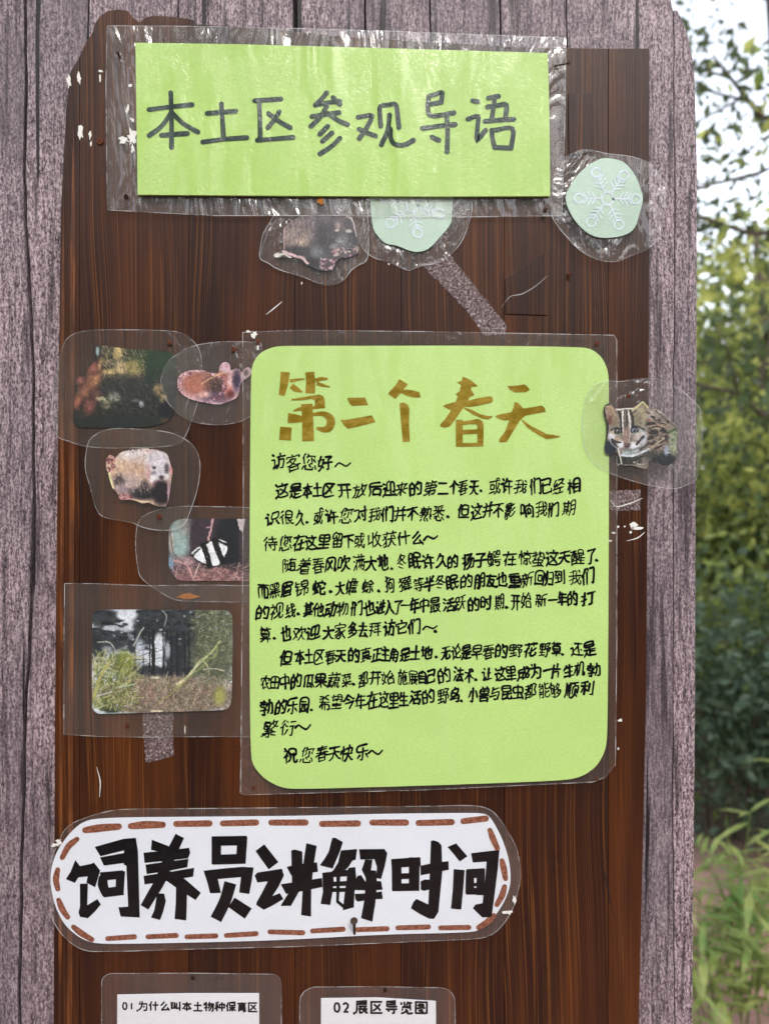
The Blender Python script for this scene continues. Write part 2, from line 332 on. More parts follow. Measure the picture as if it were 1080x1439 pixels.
GLYPHS = {   # pen strokes of each character by its code; every point is x * 100 + y on a 62 by 62 field
 46: [[947,947]],
 48: [[1614,2015,2318,2628,2540,2344,1948,1246,943,737,725,919,1215,1614]],
 49: [[1615,1647]],
 50: [[521,717,1214,1815,2320,2230,1342,1247],[1247,2548],[1247,649]],
 19968: [[728,5428]],
 19979: [[2923,3424,4932],[2910,2952],[809,5309]],
 19981: [[3021,2622,1731,936],[3724,3924,5336],[909,5209],[3410,3020,3052]],
 19982: [[1812,4912],[838,3838],[3049,3351,4052,4451,4649,5027,1327],[1906,1527]],
 20010: [[3206,3109],[3109,2909,2019,926],[3109,4219,5325],[3022,3052]],
 20013: [[1034,5134],[3052,3005],[5137,5015,1115,1037]],
 20026: [[1407,1812],[3330,3837],[919,5019,4940,4850,4651,3752,3449],[2705,2719,2432,1941,951]],
 20027: [[2606,3412,3416],[3016,3050],[5016,1116],[1333,4833],[850,5350]],
 20037: [[2306,2014],[2014,3715,3330],[2014,929],[3330,1846,1051,751],[3330,3531,4141,4849,5351]],
 20040: [[2806,1819,927],[4018,2734,1644,1548],[4235,4741,4845],[4845,5046,5251],[4845,1249]],
 20048: [[1837,1146],[4537,5348],[4806,1409,1227,5227],[3216,3151,2452]],
 20063: [[5343,5249,4851,2151,1850,1646,1609],[3205,3240],[627,1625,1624,3220,3418,4915,4833,4637,4037]],
 20102: [[4710,4216,3124,3051,2152],[1010,4910]],
 20108: [[1213,4813],[847,5347]],
 20160: [[1421,1122,728],[3806,3852],[2324,5324],[2006,1419,1552]],
 20170: [[3107,4620,5224,5423],[3107,1521,924,724],[2520,2720,3324],[4533,4437,3252],[4832,1433]],
 20182: [[1906,1415,1221],[1221,1352],[1221,1022,627],[5445,5448,5151,3652,2951,2750,2711],[2127,2726,2824,3921,4019,5216,5135,4937,4637],[3905,3940]],
 20204: [[2605,3113],[1606,1223],[3707,5207,5249,5052,4552],[2416,2452],[1223,1252],[1223,824,729]],
 20294: [[1906,1321],[1321,1452],[1321,1022,825],[2724,4924],[2250,5450],[4924,4939,2739,2709,4909,4924]],
 20445: [[1321,1022,627],[3822,5022,5007,2508,2522,3822],[3822,3852],[5432,4132,3934,3734,2249],[2232,3532,3734,3934,4642,5449],[1905,1319,1452]],
 20837: [[2207,2915,3121],[3121,3422,4137,4745,5350,5453],[3121,2922,2631,2041,1249,751]],
 20854: [[1821,4321],[1831,4331],[2646,2246,1350,751],[3746,5451],[5212,912],[5340,840],[1805,1840],[4305,4340]],
 20861: [[2005,2208,2212],[4205,4106,3812],[734,5334],[1450,4750],[3012,3027],[1219,4919],[4752,4741,1441,1452],[3812,4912,4927,1226,1212,3812]],
 20892: [[2918,3633,3835],[2918,1929,1832],[4629,3835],[1832,836],[1832,1950],[3835,3938,4646,5250,5450],[3346,3247,1950],[3206,3112,2912,2918],[5119,5112,1012,1020]],
 20908: [[2605,2406,2410],[2410,4311,4116,3224],[2410,2012,2015],[2015,1021],[2015,2924],[2924,3224],[2924,1731,1133,632],[3224,4331,5033,5432],[2336,2636,4040],[1845,4152]],
 21033: [[5106,5149,5052,4352],[3712,3738],[1828,1931],[1828,1529,842],[1931,2332,2937,2940],[822,3022],[1952,1909],[2806,711]],
 21040: [[5106,5148,5051,4451],[1809,1223],[4010,4039],[2715,3021],[3021,3324],[809,3309],[2128,2147],[1034,3234],[3021,1123],[3345,949]],
 21160: [[910,2710],[1523,1044],[2741,1044],[1044,847],[3318,5318,5148,4951,4251],[4106,3934,3743,3151],[823,2823],[2431,2844]],
 21187: [[1905,1919],[4206,4034,3449],[811,3011],[3618,5218,5148,4852,4352],[2428,2431,1935,1950,1652,1251],[3037,740],[3024,3019,819,824,1227,2428]],
 21306: [[5208,1008,1051,5351],[4416,3923,2934,2041,1542],[2017,3429,4642]],
 21322: [[1407,1816],[4707,4316,4017],[1223,5023],[837,5337],[3052,3005]],
 21435: [[2529,2433,1545,1449],[4138,4647],[4647,4848,5051],[3006,3028],[1214,4914],[4647,1249],[5329,829]],
 21451: [[2228,2029,1344,750],[914,5214],[2226,4526,4530,3644,2151,1651],[5551,5152,4148,3644,3444,2635,2126,2305]],
 21483: [[3411,3440],[5037,3440],[3440,3141],[5006,5052],[1038,2438,2411,1010,1044]],
 21518: [[1321,5321],[2249,4949],[5007,4706,1310,1238,851],[4952,4932,2332,2252]],
 21561: [[3306,3215],[3215,5215,5220,4926],[3215,2526],[3924,3936],[3936,4137,4747,5351],[3936,3345,2451],[838,2038,2010,910,843]],
 21709: [[3906,3714],[837,1937,1910,910,843],[3539,4439,4424,3524,3543],[2751,2714,5214,5348,5252,4752]],
 22238: [[949,5149],[2220,3920,3937,2137,2220],[5152,5107,908,952]],
 22253: [[1917,4217],[2426,2338,2042,1644],[3526,3542,4543,4638],[950,5250],[4526,1626],[5252,5208,908,952]],
 22270: [[2613,2516],[2516,4017,4020,3326],[2219,2926],[2926,3326],[2926,2728,2031,1331],[3326,3729,4631],[2634,3637],[1941,2340,4044],[950,5250],[5252,5208,1007,952],[2516,1622]],
 22303: [[3005,3050],[1123,4923],[850,5350]],
 22312: [[2413,2214],[1431,1552],[1431,835],[3821,3851],[2531,5131],[2451,5351],[2605,2413,2214,2118,1431],[813,5313]],
 22320: [[2137,1439],[1439,842],[1406,1439],[718,2118],[2329,2327,2826,3024,4021,4119,5216,5136,4838,4537],[4005,4040],[2811,2950,5151,5448,5444]],
 22810: [[3004,2805,2709],[2118,2620,2723],[2723,2426,1130],[3924,3725,3629],[2938,3644],[3644,3546,2749,1052],[2723,3718,4114,4210,2709,1217,1117],[3644,4142,4639,5034,5029,3429,2337,1638]],
 22815: [[1405,1212],[4205,4109],[4109,3216],[4109,5109,5013,4817,4520,4221],[1212,2612,2548,2351,1751],[3918,4221],[820,1022],[4221,4024,3227],[4427,4331],[4331,4131,3238],[3739,4039,4544],[720,1022,1922,1938,1038],[1212,818,1022,1042],[4331,5331,5237,4347,3252]],
 22823: [[821,3022],[3024,3326,4041,4849,5451],[3006,3024],[5221,3221,2825,2536,2142,1250,751]],
 22825: [[827,3027],[3029,4145,4950,5351],[1110,5010],[3010,3029],[5227,3127,2341,1747,851]],
 22909: [[3109,4910,4914,4222,4151,3552],[2929,5429],[1405,933,1738,2446],[751,1050,1841,2423,2416,716]],
 22987: [[4105,3905,3021,3024],[4713,5120,5123],[5123,5323,5426],[5123,3024],[1739,1741],[3050,5150],[5152,5134,3134,3052],[851,1347,1741,2129,2216,716],[2245,2042,1741,1638,933,1405]],
 23376: [[4510,4313,3122,3051,2152],[830,5430],[1309,4709]],
 23427: [[2905,3212],[4427,1735],[5120,5112,1012,1020],[1723,1748,1950,4551,4949,5044]],
 23458: [[2804,3005,3110],[2714,2415,2418],[2418,2219,2122],[2418,4119,4023,3527,3330],[2122,1126],[2122,2830],[2830,3330],[3330,3431,4536],[5536,5337,4536],[1739,4439],[1751,4451],[1752,1736],[5216,5110,3110,910,916],[4536,4451],[2830,2732,1736,838]],
 23478: [[3005,3010],[2920,2724],[2724,1329,829],[2724,3030],[4926,4626,3933],[3030,3434],[3030,1737,939],[3933,3434],[3933,4543,5349],[3438,949],[5217,5110,1010,917],[3434,3446,3250,2952,2452,2251],[1619,4519]],
 23545: [[912,2512,2423,2133],[3329,3737],[1832,2133],[2133,2137],[2137,1347,851],[2137,2439,2744],[4705,4751,4052],[3218,5418]],
 23548: [[1736,1740],[1540,1740],[1740,2245],[1217,4617,4607,1207,1324,1926,4626,5025,5123],[4132,4051,3252],[5336,836]],
 23567: [[3106,3149,2952,2252],[1619,1134,839],[4519,5029,5440]],
 23637: [[2336,2351],[3536,3742,4245],[5040,4245],[4245,4649,5452],[1217,5017,5008,1208,1238,948,652],[2622,2636],[4222,4236],[5126,1826],[3648,2152],[5336,1736]],
 24049: [[4726,1426,1449,1751,4951,5248,5342],[1209,4709,4730]],
 24050: [[1327,4727],[1009,4709,4730],[1318,1347,1449,2151,4950,5149,5341]],
 24076: [[4905,4505,3710,3612],[1206,2208,2810,2912],[2912,3612],[2912,2614],[3612,3713,4917],[2614,2523],[2614,1317,916],[1735,1749],[3229,3252],[823,5323],[2224,1735],[739,840,1833,4934,4948,4249]],
 24180: [[1905,1812],[1812,922],[4924,1724,1639],[5439,739],[3352,3312],[1812,5112]],
 24182: [[952,1745,2036,2211,1705],[5333,833],[4505,4306,3914,3916,4117,4152],[5216,1016]],
 24320: [[4109,4152],[5328,828],[2109,2128,2037,1646,952],[5209,1009]],
 24402: [[2105,2037,1746,1252],[1012,1035],[3228,5128],[2948,5148],[5151,5110,3010]],
 24433: [[1112,3212],[4512,3716],[2119,2125],[5023,4529,3932,3732],[5537,5337,4746,3751],[2139,3039,3132,1231,1139,2139],[2139,2151,1652],[1244,949],[2944,3249],[2119,3119,3207,1107,1118,2119],[3425,825]],
 24453: [[2005,815],[1427,1128,732],[2839,3346],[3806,3823],[2612,5112],[5423,2323],[4623,4651,4452,3952],[2433,5433],[1918,1425,1552]],
 24456: [[1607,1013],[2718,4918],[1427,1128,732],[3728,3837,4039,4240],[5036,4240],[4240,4344,4748,5251,5550],[3749,2750],[2728,4928,4907,2708,2750],[1819,1426,1452]],
 24555: [[1405,1452],[1914,2121],[816,627],[2331,3731],[3733,4545,5151,5551],[3705,3731],[2614,4914,4931],[2352,3145,3634,3831,5431]],
 24713: [[1709,1712],[4612,4412,4020],[1712,1916,1920],[2521,2226,834],[3621,3724,4228,5233,5433],[2436,2736,3440],[4539,5349],[2240,2249,2452,4052,4250,4347],[1341,1048],[3008,3032],[5320,820],[1109,3108,4505,5006]],
 24744: [[3005,2910],[2910,2416],[5110,5016],[1415,1116],[3916,3932,3433],[4721,5128],[2921,2429],[2836,3442],[4940,5349,5250],[1940,1949,2251,4151,4350,4446],[1241,849],[2910,5410],[2104,1806,1414,1433]],
 24778: [[1405,1452],[3805,3911],[1914,2123],[816,627],[3932,3951,3151],[3932,5032,5020,2820,2832,3932],[3138,2939,2448],[4839,5348],[2511,5311]],
 25104: [[4306,5010,5014],[5023,4436,4038],[1226,2626,2542,2444,1944],[4038,4043],[5341,5443,5349,5251,4952,4650,4043],[4043,2851],[853,1237,1214,5314],[3505,3624,4038]],
 25105: [[4507,4912],[4929,4537,4038],[5342,5447,5152,4651,4042],[4042,2849],[5322,822],[1252,1952,2049,2009],[3033,837],[2807,910],[4042,3722,3606]],
 25110: [[4405,5109],[5022,4436,4038],[4038,4043],[5342,5446,5152,4752,4043],[4043,2851],[2844,948],[1223,2623,2736,1236,1223],[914,5314],[3605,3728,4038]],
 25171: [[4410,4449,4351,3552],[716,2316],[1605,1648,1551,1052],[2429,1731,1633,734],[2810,5410]],
 25196: [[4408,4312,3319,3223],[3523,3527,3134,2539,2340],[4523,4331,3742,3149,2552],[716,2116],[1405,1449,1352,952],[2228,2030,1431,1433,734],[2823,5323,5048,4951,4352],[2608,4608]],
 25308: [[3008,5308],[3219,5119],[821,2421],[3229,5229],[735,2435],[2940,5440],[4208,4252],[955,951,1444,1635,1709],[2406,710]],
 25910: [[1012,1040],[4916,4731,4338,4238],[3322,3123,2828],[3322,3523,3835,4238],[2337,1040],[4238,4242],[1040,843],[4242,4442,5049,5451],[4242,3052],[2306,2352],[3516,5416],[3705,3322]],
 25918: [[1705,1809],[5016,4828,4437,4337],[3523,3224,3127],[3523,3724,4036,4337],[1425,2525,2449,2252,1852],[4337,4342],[4342,3051],[4342,5150,5551],[714,2814],[1314,1338,751],[3715,5415],[3805,3523]],
 26032: [[1705,1911],[1311,1319],[2411,2515,2323],[1319,1521],[1319,1224],[4824,4852],[2538,2845],[1139,846],[5407,4907,3511,3537,3150],[1824,1850,1451],[3524,5424],[833,2933],[811,2811],[2924,724]],
 26045: [[1605,1709,1714],[3605,3412],[3412,5412],[3412,2921],[1225,2325,2250,2052,1552,1351],[1314,1236,853],[2514,714],[2933,3332,3430,4228,4226,5124,5237,5140,4840],[4219,4243],[3324,3451,5152,5351,5447]],
 26080: [[3325,3450,5151,5446,5241],[1109,5009],[5325,825],[2909,2925,2726,2535,1647,851]],
 26089: [[1317,4817],[3027,4826,4707,1308,1327,3027],[3027,3052],[739,5439]],
 26102: [[925,2325],[3225,3836],[4806,4750,3752],[2916,5416],[946,910,2310,2342,942]],
 26118: [[1315,4815],[5233,3539],[1336,2736],[2948,1350],[4815,4724,1324,1307,4807,4815],[3530,3650,5251,5448,5243],[1331,1350]],
 26149: [[2817,2517],[1841,4341],[1850,4350],[1109,5009],[1217,4917],[2424,2517,2817,2811,3006],[4125,4332,4350],[5437,5238,4333,1833,838,738],[2125,1834,1852],[5325,725]],
 26159: [[1314,4714],[1736,1642],[3139,4939],[1642,852],[4714,4722,1322,1407,4607,4714],[829,5329],[3129,3150],[1642,2348,3151,5251,5550]],
 26368: [[1413,4713],[1233,2633],[1240,2640],[4713,4620,1419,1506,4606,4713],[5326,726],[1249,1226],[2626,2652],[3251,3452,4346,5036,5033,3333],[749,3047],[3533,3638,4246,5352]],
 26379: [[1221,2521],[3621,5121],[1133,2533],[3633,5133],[2051,2550,2508,1208,1138,751],[3151,3538,3608,5108,5150,4952,4452,4250]],
 26395: [[1705,1911],[1311,1325],[3513,5113],[3521,5121],[2811,711],[1235,5035],[3035,3051],[1443,4743],[5351,751],[3028,3521,3507,5107,5128,4529],[2722,1226]],
 26399: [[3720,5220],[1221,2621],[1230,2630],[3734,5234],[1544,1345,1050],[2344,2750],[3012,812],[3039,739],[1206,1239],[2606,2639],[4652,5152,5249,5208,3708,3737,3351]],
 26412: [[2517,1931,1437,842],[4838,4342,1742],[3052,3006],[817,5317],[3617,3621,4130,4838,5342]],
 26415: [[3907,4712],[919,3020],[3025,2627,2036,845],[3025,3052],[3006,3123],[3020,3123,3626,4235,5344],[5219,3319,3025]],
 26426: [[1626,1327,642],[1727,2129,2434],[5441,5643,5551,4952,4750,4709,3308,3236,2650],[817,2517],[1752,1705]],
 26469: [[1517,1924],[4817,4617,4125],[830,2730,2832],[5330,3530,3332],[2832,1744,949,749],[3332,4444,5349],[1112,5112],[2832,3332],[3052,3006]],
 26524: [[5335,3635,3436],[2836,1944,850],[3436,3841,4546,5249,5449],[1317,4817],[3008,4808,4726,1326,1308,3008],[3008,3052],[835,2635,2836,3436]],
 27426: [[811,2412,2224,1931,1831],[3413,5213,5122],[820,1530,1831],[4021,4034],[1831,1837],[4034,4235,4847,5351],[4034,3444,2651],[1837,2037,2343],[1837,946],[3505,3024]],
 27491: [[1524,1550],[3228,4928],[1009,5109],[3209,3249],[5350,850]],
 27861: [[1106,1810],[821,1424],[1836,1050],[4539,4947],[4947,5251,5253],[2614,5014],[5229,2429],[4947,2749,2845,3633,3629,3829,3805]],
 27963: [[1106,1810],[822,1425],[1735,1737,950],[2650,5050],[3808,3835],[2321,5421],[5052,5035,2735,2652],[5006,2610]],
 28385: [[907,1107,1610],[822,1224],[1537,950],[3237,3539],[3237,2744],[4237,4539,4742],[4237,3746],[3005,3013],[4405,4413],[5309,2109],[3319,3237],[5319,2119],[4652,5251,5227,2327,2252],[4319,4237]],
 29087: [[1905,1908],[3423,3824],[925,2326],[2625,2326],[3828,4431],[3828,3337,2940],[4845,5151],[1346,1051],[2446,2451,2653],[3646,3852],[1114,2614,2620,1220,1114],[3413,4913,4936,5139,5439,5432],[2932,834],[2326,2328,1929,1939,1340],[3828,3905],[3009,709]],
 29255: [[3505,3520],[1433,4233,4252],[1520,5020],[950,1245,1433,1507]],
 29289: [[3405,3214],[3214,2624],[3814,3624,2739],[4714,4621,4234,3546,2951],[4352,4851,5147,5314,3214],[916,2316],[1705,1752],[1009,624],[2430,736]],
 29399: [[3205,3013],[806,1412],[2006,1711,1412],[1412,1415],[3013,5213,5049,4852,4152],[3013,2422],[1415,819],[1829,1530,838],[2939,4139,4124,2924,2943],[1415,1822,1847,1651,1052]],
 29566: [[1412,1415],[3024,3624,3516,2616,2624,3024],[4224,5224,5216,4216,4224],[1729,1430,738],[3205,3212],[4505,4512],[5409,2409],[2744,5244],[2750,5450],[1907,1412,1415,720],[2931,5332],[1837,2337,2736,2738,5238],[4224,4026,4232,4250],[1108,1721,1838,1650,1052],[3024,3030,2735,2752]],
 29916: [[4407,4736,5351],[2909,2932,2448,2849,3946],[3737,3946],[3946,4251],[851,1338,1411,4406,5007]],
 29983: [[1706,1516],[1516,924],[1516,5116],[1432,4932],[3150,3105],[850,5350]],
 30000: [[3009,3049],[1028,5128],[1049,5149],[5151,5109,1009,1051]],
 30041: [[2606,2405,1110,1124,2421],[3908,3815,3621,3226,2826],[2215,2421],[3308,5108,5024,4926,4426],[3033,3050],[1442,4842],[4851,4733,1433,1451],[4851,1451],[2421,2826]],
 30340: [[3805,3613],[1805,1514],[3613,5214,5048,4751,3951,3750],[3613,3023],[3627,4237],[929,2429],[951,914,2414,2447,947]],
 30456: [[3122,5222],[1626,1327,642],[1727,2028,2435],[3135,5235],[3149,5249],[817,2417],[5251,5209,3108,3152],[1652,1605]],
 30473: [[3108,3118],[2134,4934],[2142,4942],[2150,4950],[4952,4926,2226,2152],[1318,4918,4908,1308,1237,851]],
 30495: [[1523,4523],[1529,4529],[1535,4535],[2447,852],[3748,3947,5152,5351],[910,5210],[5342,842],[3105,2916],[4542,4517,2916,1517,1542]],
 30496: [[820,2020],[831,2031],[2831,5431],[2819,5119,5108,2808,2851,3849],[848,809,2008,2043,843],[4119,4131,4547,4851,5252,5545]],
 30528: [[4404,4106,4011],[2006,2211],[2718,2519],[2425,2226],[2425,5325],[825,2226],[2038,4838],[2044,4844],[2051,4851],[2051,1935],[2812,2718,2520,2425],[4818,1318],[2226,1935],[442,842,1536,1935,2032,4732,4851],[1111,5011]],
 31069: [[1406,1709,1614],[3426,3242,2650,2351],[4426,4451,5352,5546],[1628,2030,2334],[1530,1231,735],[1530,1552],[4426,2826,2909,5109,5126,4426],[1530,2115,814]],
 31181: [[2507,2206,1609],[1609,810],[1527,1927,2434],[1528,1230,642],[2934,5334],[4152,4105],[5337,5317,2917,2937],[721,2321],[1652,1609]],
 31532: [[3804,3709],[1605,1509],[1509,1310,816],[3709,3215],[2010,2115],[4410,4615],[1509,2910],[3709,5310],[2739,2638,1238,1429,4929,4921,1221],[4150,4650,4949,5038,3038,2739],[3038,1649,1152,951],[3052,3021]],
 31561: [[3705,3509],[1405,1309],[1309,815],[3509,3112],[1810,1915],[4210,4315],[3112,3015],[1838,1843,2246],[1309,2810,3112],[3509,5310],[3015,3030],[1222,4922],[4230,4151,3452],[5238,938],[5430,730]],
 31639: [[3605,3609],[1305,1309],[1309,714],[3609,3013],[1910,2017],[4310,4417],[3013,3117],[1423,4823],[1429,4829],[4036,4052],[743,5343],[2236,2243,2047,1052],[4036,1535,1417,4717,4834,4036],[1309,2709],[3609,5309]],
 32321: [[1307,3007],[1307,1011],[1011,712],[1011,1212],[3712,3415],[1815,2117,2119],[1819,1822],[2735,2141],[4036,4437,4539],[4539,5041],[3141,3152,2352],[2246,1051,651],[4047,4146,5151,5451],[3809,5309],[3119,1819],[2927,1127,1212],[4909,4913,4521,3427],[2127,2124,1622,1819,719],[1143,1941,3241,4539],[2134,2629,2712,1212],[3712,4322,5127,5527],[4004,3712],[3832,2835,2134,1535]],
 32447: [[1706,924,1723],[4506,4909],[2217,2022,1723],[1723,1726,1232,1136],[2344,749],[5325,2830],[5233,4641,4242,4245,2751],[3705,3824,4244,4549,4952,5252,5450,5345],[5114,2918],[2234,837]],
 32463: [[1806,920,1022],[2808,4808,4812,4217,4120],[2218,1724],[4120,3820,2627],[4120,5326],[1022,824],[1724,1232,1136],[4034,4051],[2234,1136],[1136,737],[2245,749],[2551,5451],[2933,5133],[1022,1123,1724]],
 32780: [[2908,2820],[2421,2450],[3721,3750],[808,5308],[4452,5051,5020,1120,1152]],
 32946: [[3005,3110],[3911,3914,4217,4319],[1818,2021],[4319,4821],[1636,4636],[1643,4643],[3653,4551,4528,1628,1652],[2311,2214,1621],[5311,811],[1421,4319]],
 33021: [[1505,1113,1016,2515],[2308,2515],[5010,3614],[2515,2817],[1033,2633],[5035,3640],[1041,2641],[3605,3624,3725,5125,5420],[3631,3751,5252,5446],[2152,2552,2649,2524,1025,1052]],
 33258: [[3104,2906,2812],[1425,4825],[1437,4837],[1449,4849],[4852,4812,1413,1452]],
 33457: [[1631,836],[2205,2215],[4005,4015],[5211,811],[5444,5151,3550,3421],[5026,4231,3434,3437,2539],[2121,1629,1752]],
 33609: [[1426,4726],[2105,2113],[4005,4013],[5309,809],[3035,4635,4718,1418,1434,3035],[3035,3052],[843,5343]],
 33719: [[4519,5024],[1935,1636,842],[3835,4137,4748,5251],[3835,3247,2651,2452],[2105,2114],[4005,4013],[5309,809],[3819,3835],[2119,1525,828],[2529,5329],[1118,1725,2035,1949,1552,1252]],
 33756: [[5017,4516,1119],[5023,4431],[2824,3028],[1325,1630],[2738,1846,951,750],[3438,3743,4347,5250,5549],[2105,2112],[4005,4012],[5309,809],[3033,3052],[5337,837]],
 34092: [[4721,4725,4927,4930],[3721,3230],[1029,1049],[4930,5232],[4930,3230],[1734,2434],[4837,4851,5152,5452,5548],[3137,3047,2652,2452],[3937,3950],[2105,2112],[4005,4021],[5309,809],[918,2219,1727,1747],[2821,5321],[750,2446]],
 34411: [[4239,4641,4847],[4847,5048,5252],[3032,4832,4914,1214,1232,3032],[3049,3006],[4847,849]],
 34503: [[4005,4209,4213],[5128,3935,3535],[5319,5313,3013,3019],[3523,3650,3852,5152,5350,5445],[1647,1605],[834,815,2415,2431,832],[2546,749],[2439,2649]],
 34544: [[4242,4246],[4246,4648,4750],[4750,5252],[810,2410],[3010,4810,4926,5128,5427,5422],[1228,1727,1705],[4242,1442,1334,4734,4841,4242],[3051,2928],[2928,3618,3705],[2517,820],[4750,852],[3117,4224]],
 34573: [[4007,2717],[4007,4512,5317],[4939,5247],[1447,749],[3121,4921],[4021,4051,3952,3552],[2731,5331],[1447,1505],[3239,2749,2349,2246,1447],[2140,2349],[836,815,2115,2132,832]],
 34814: [[3407,4407,4314],[3014,2816],[3914,3918],[3918,3422],[4718,5322],[4323,4427],[3533,5133],[3538,5138],[2246,1446],[1446,749],[3550,5250],[2116,2132,832],[3327,5427],[1446,1405],[3552,3644,5144,5250],[3604,3504,2816,2838,2551,2654],[5414,3014,2816,2116],[835,815,2114,2116],[2140,2248,2549]],
 34893: [[1705,715],[2507,3010],[3908,5308],[2423,3025],[4723,4751,4152],[1326,1027,730],[3235,2450],[3723,5423],[1817,1325,1452]],
 35270: [[1405,1609],[4016,3937],[1628,1930,2335],[1431,1132,737],[1431,1552],[3033,3008,5108,5134],[3937,4237,4249,4452,5252,5544],[3937,3446,2551],[814,2114,2119,1431]],
 35272: [[3705,3611],[2306,2322],[1108,1119],[3611,5311],[3611,3119,2920],[4115,4621],[3039,3442,3449,3752,5052,5251,5347],[4640,4627,1627,1541],[3034,3040,2646,1750,1052]],
 35282: [[2504,2305,2208],[2208,3909,3718],[1529,4929],[1539,4939],[3250,3218],[4252,4951,4918,1518,921],[2208,1713,1516,1539,1052]],
 35753: [[1307,1812],[723,1623,1646],[3724,4924],[2442,1646],[1646,1450],[3706,3750],[2450,5450]],
 35768: [[1207,1813],[723,1623,1647],[2442,2444,1647],[1647,1449],[4014,4052],[2432,5432],[3014,5214],[3106,3014,2522]],
 35770: [[4104,3905,3808],[1107,1813,1815],[3808,4009,4515,5423],[3808,2423],[723,1523,1647],[4729,3536,3037],[2342,1946,1647],[1647,1350],[3026,3048,3250,4951,5149,5345]],
 35775: [[3806,3915],[1207,1510],[723,1623,1645],[3327,4927,4850,4652,3952],[2440,2044,1645],[1645,1449],[5315,2515],[3415,3238,2650]],
 35782: [[1208,1713],[3340,2651],[4740,5251,5552],[2342,1945,1546],[2909,5009,5029,2930,2909],[823,1523,1547,1349]],
 36291: [[1621,2221,2207,908,921,1621],[930,948],[1632,2332],[4133,4334,4947,5451],[4133,4034,3446,2752],[2444,2345,1646],[1646,1448,948],[948,649],[4109,4133],[1621,1646],[5107,3010],[2925,5325]],
 36814: [[3406,2411,2437,3534],[909,1613],[724,1424,1446],[4739,5237,5209,3909,3945],[1446,2751,5251,5649],[1446,1048,852]],
 36824: [[3909,3621],[3621,3744],[3621,3323,2233],[724,1424,1445],[4929,5131],[1445,1146,751],[1445,2149,2851,5351,5549],[2309,5209]],
 36825: [[3505,3709,3713],[908,1313],[826,1426,1446],[1446,2851,5251,5449],[1446,850,852],[2422,3630,5042],[4614,4520,3931,3237,2242],[5313,2113]],
 36827: [[1007,1310],[825,1525,1545],[1545,2249,2951,5450,5549],[1545,1047,850],[5115,2415],[5329,2429],[4543,4506],[2543,3035,3129,3106]],
 37117: [[1822,2022],[1233,735],[1240,2940],[4344,4945,5342,5335,4726,5309,3809,3852],[1249,2949],[1011,2511,2813],[1252,1233],[3407,3207,2518,2522],[722,3222],[1630,2024,2022,1822,1806],[1233,1331,1630,2931,2951]],
 37266: [[3315,5115],[3527,3433],[3433,3137,2637],[840,2640],[849,2649],[1407,1427,1133,833],[2607,707],[2007,2031,2632],[5115,5123,3323,3407,5107,5115],[3433,5333],[3441,5141],[4351,4328],[2651,2618,818,852],[5451,3151]],
 37324: [[1318,4918],[1239,5039],[851,5351],[3108,3151],[3108,4908,4928,1328,1308,3108]],
 37325: [[815,5315],[1328,4828],[1243,5043],[1328,1421,4721,4836,1436,1328],[3050,3007],[4806,4605,1208],[751,5351]],
 37326: [[3508,5108,4913,4418],[3716,4418],[4418,4825],[4326,4351,3652],[817,2917],[937,2937],[817,908,2908,2926,826,817],[1908,1948],[3147,750],[5036,5135,5326,3426]],
 38182: [[4005,3810],[1305,1212],[1212,2312],[1212,913,718],[3018,5118],[2443,2346,1549],[1121,2221],[1521,1549],[4026,4052],[833,2333],[4849,5248,5234,3034,2949],[3810,5110,5026,3025,3011,3810]],
 38543: [[2410,2716],[2226,2726],[2726,2746],[3727,5127],[3735,5135],[1540,1740,1937,1827,1522,1808,908,952],[2746,3751,5351],[2746,2546,2151],[3311,5411],[3744,3718,4105],[2726,3720,5120,5143,4845]],
 39034: [[1007,941,749,754],[2507,2551],[4208,4117],[1711,1744],[4143,4745,5352],[5239,5217,3417,3339],[3207,5407],[4225,4143,3550,3152,2852]],
 39118: [[3816,3129],[2118,2928,3129],[3129,3132],[3132,1945],[3132,4044],[5443,5548,5351,4949,4946,4708,1408,1334,852]],
 40132: [[1504,1310],[1310,2210,1919],[3224,5024],[3532,3440],[3440,5040,4851,3851],[2447,749],[3007,3807,3718,2917,3007],[4407,5207,5218,4317,4407],[1619,1640],[929,2429],[2932,5432],[1310,918,940,2440,2419,919]],
 40479: [[2905,2810],[2317,2417,3221],[841,4141],[3723,3824,4423,4610,1510,1531,5131,4950,4752,4052,3851]],
 40657: [[2112,2317],[4012,3718],[1545,1346,1051],[4745,5252],[2447,2452],[3647,3752],[3007,4707,4723,1322,1307,3007],[1231,4931],[3039,3007],[739,5339]],
}

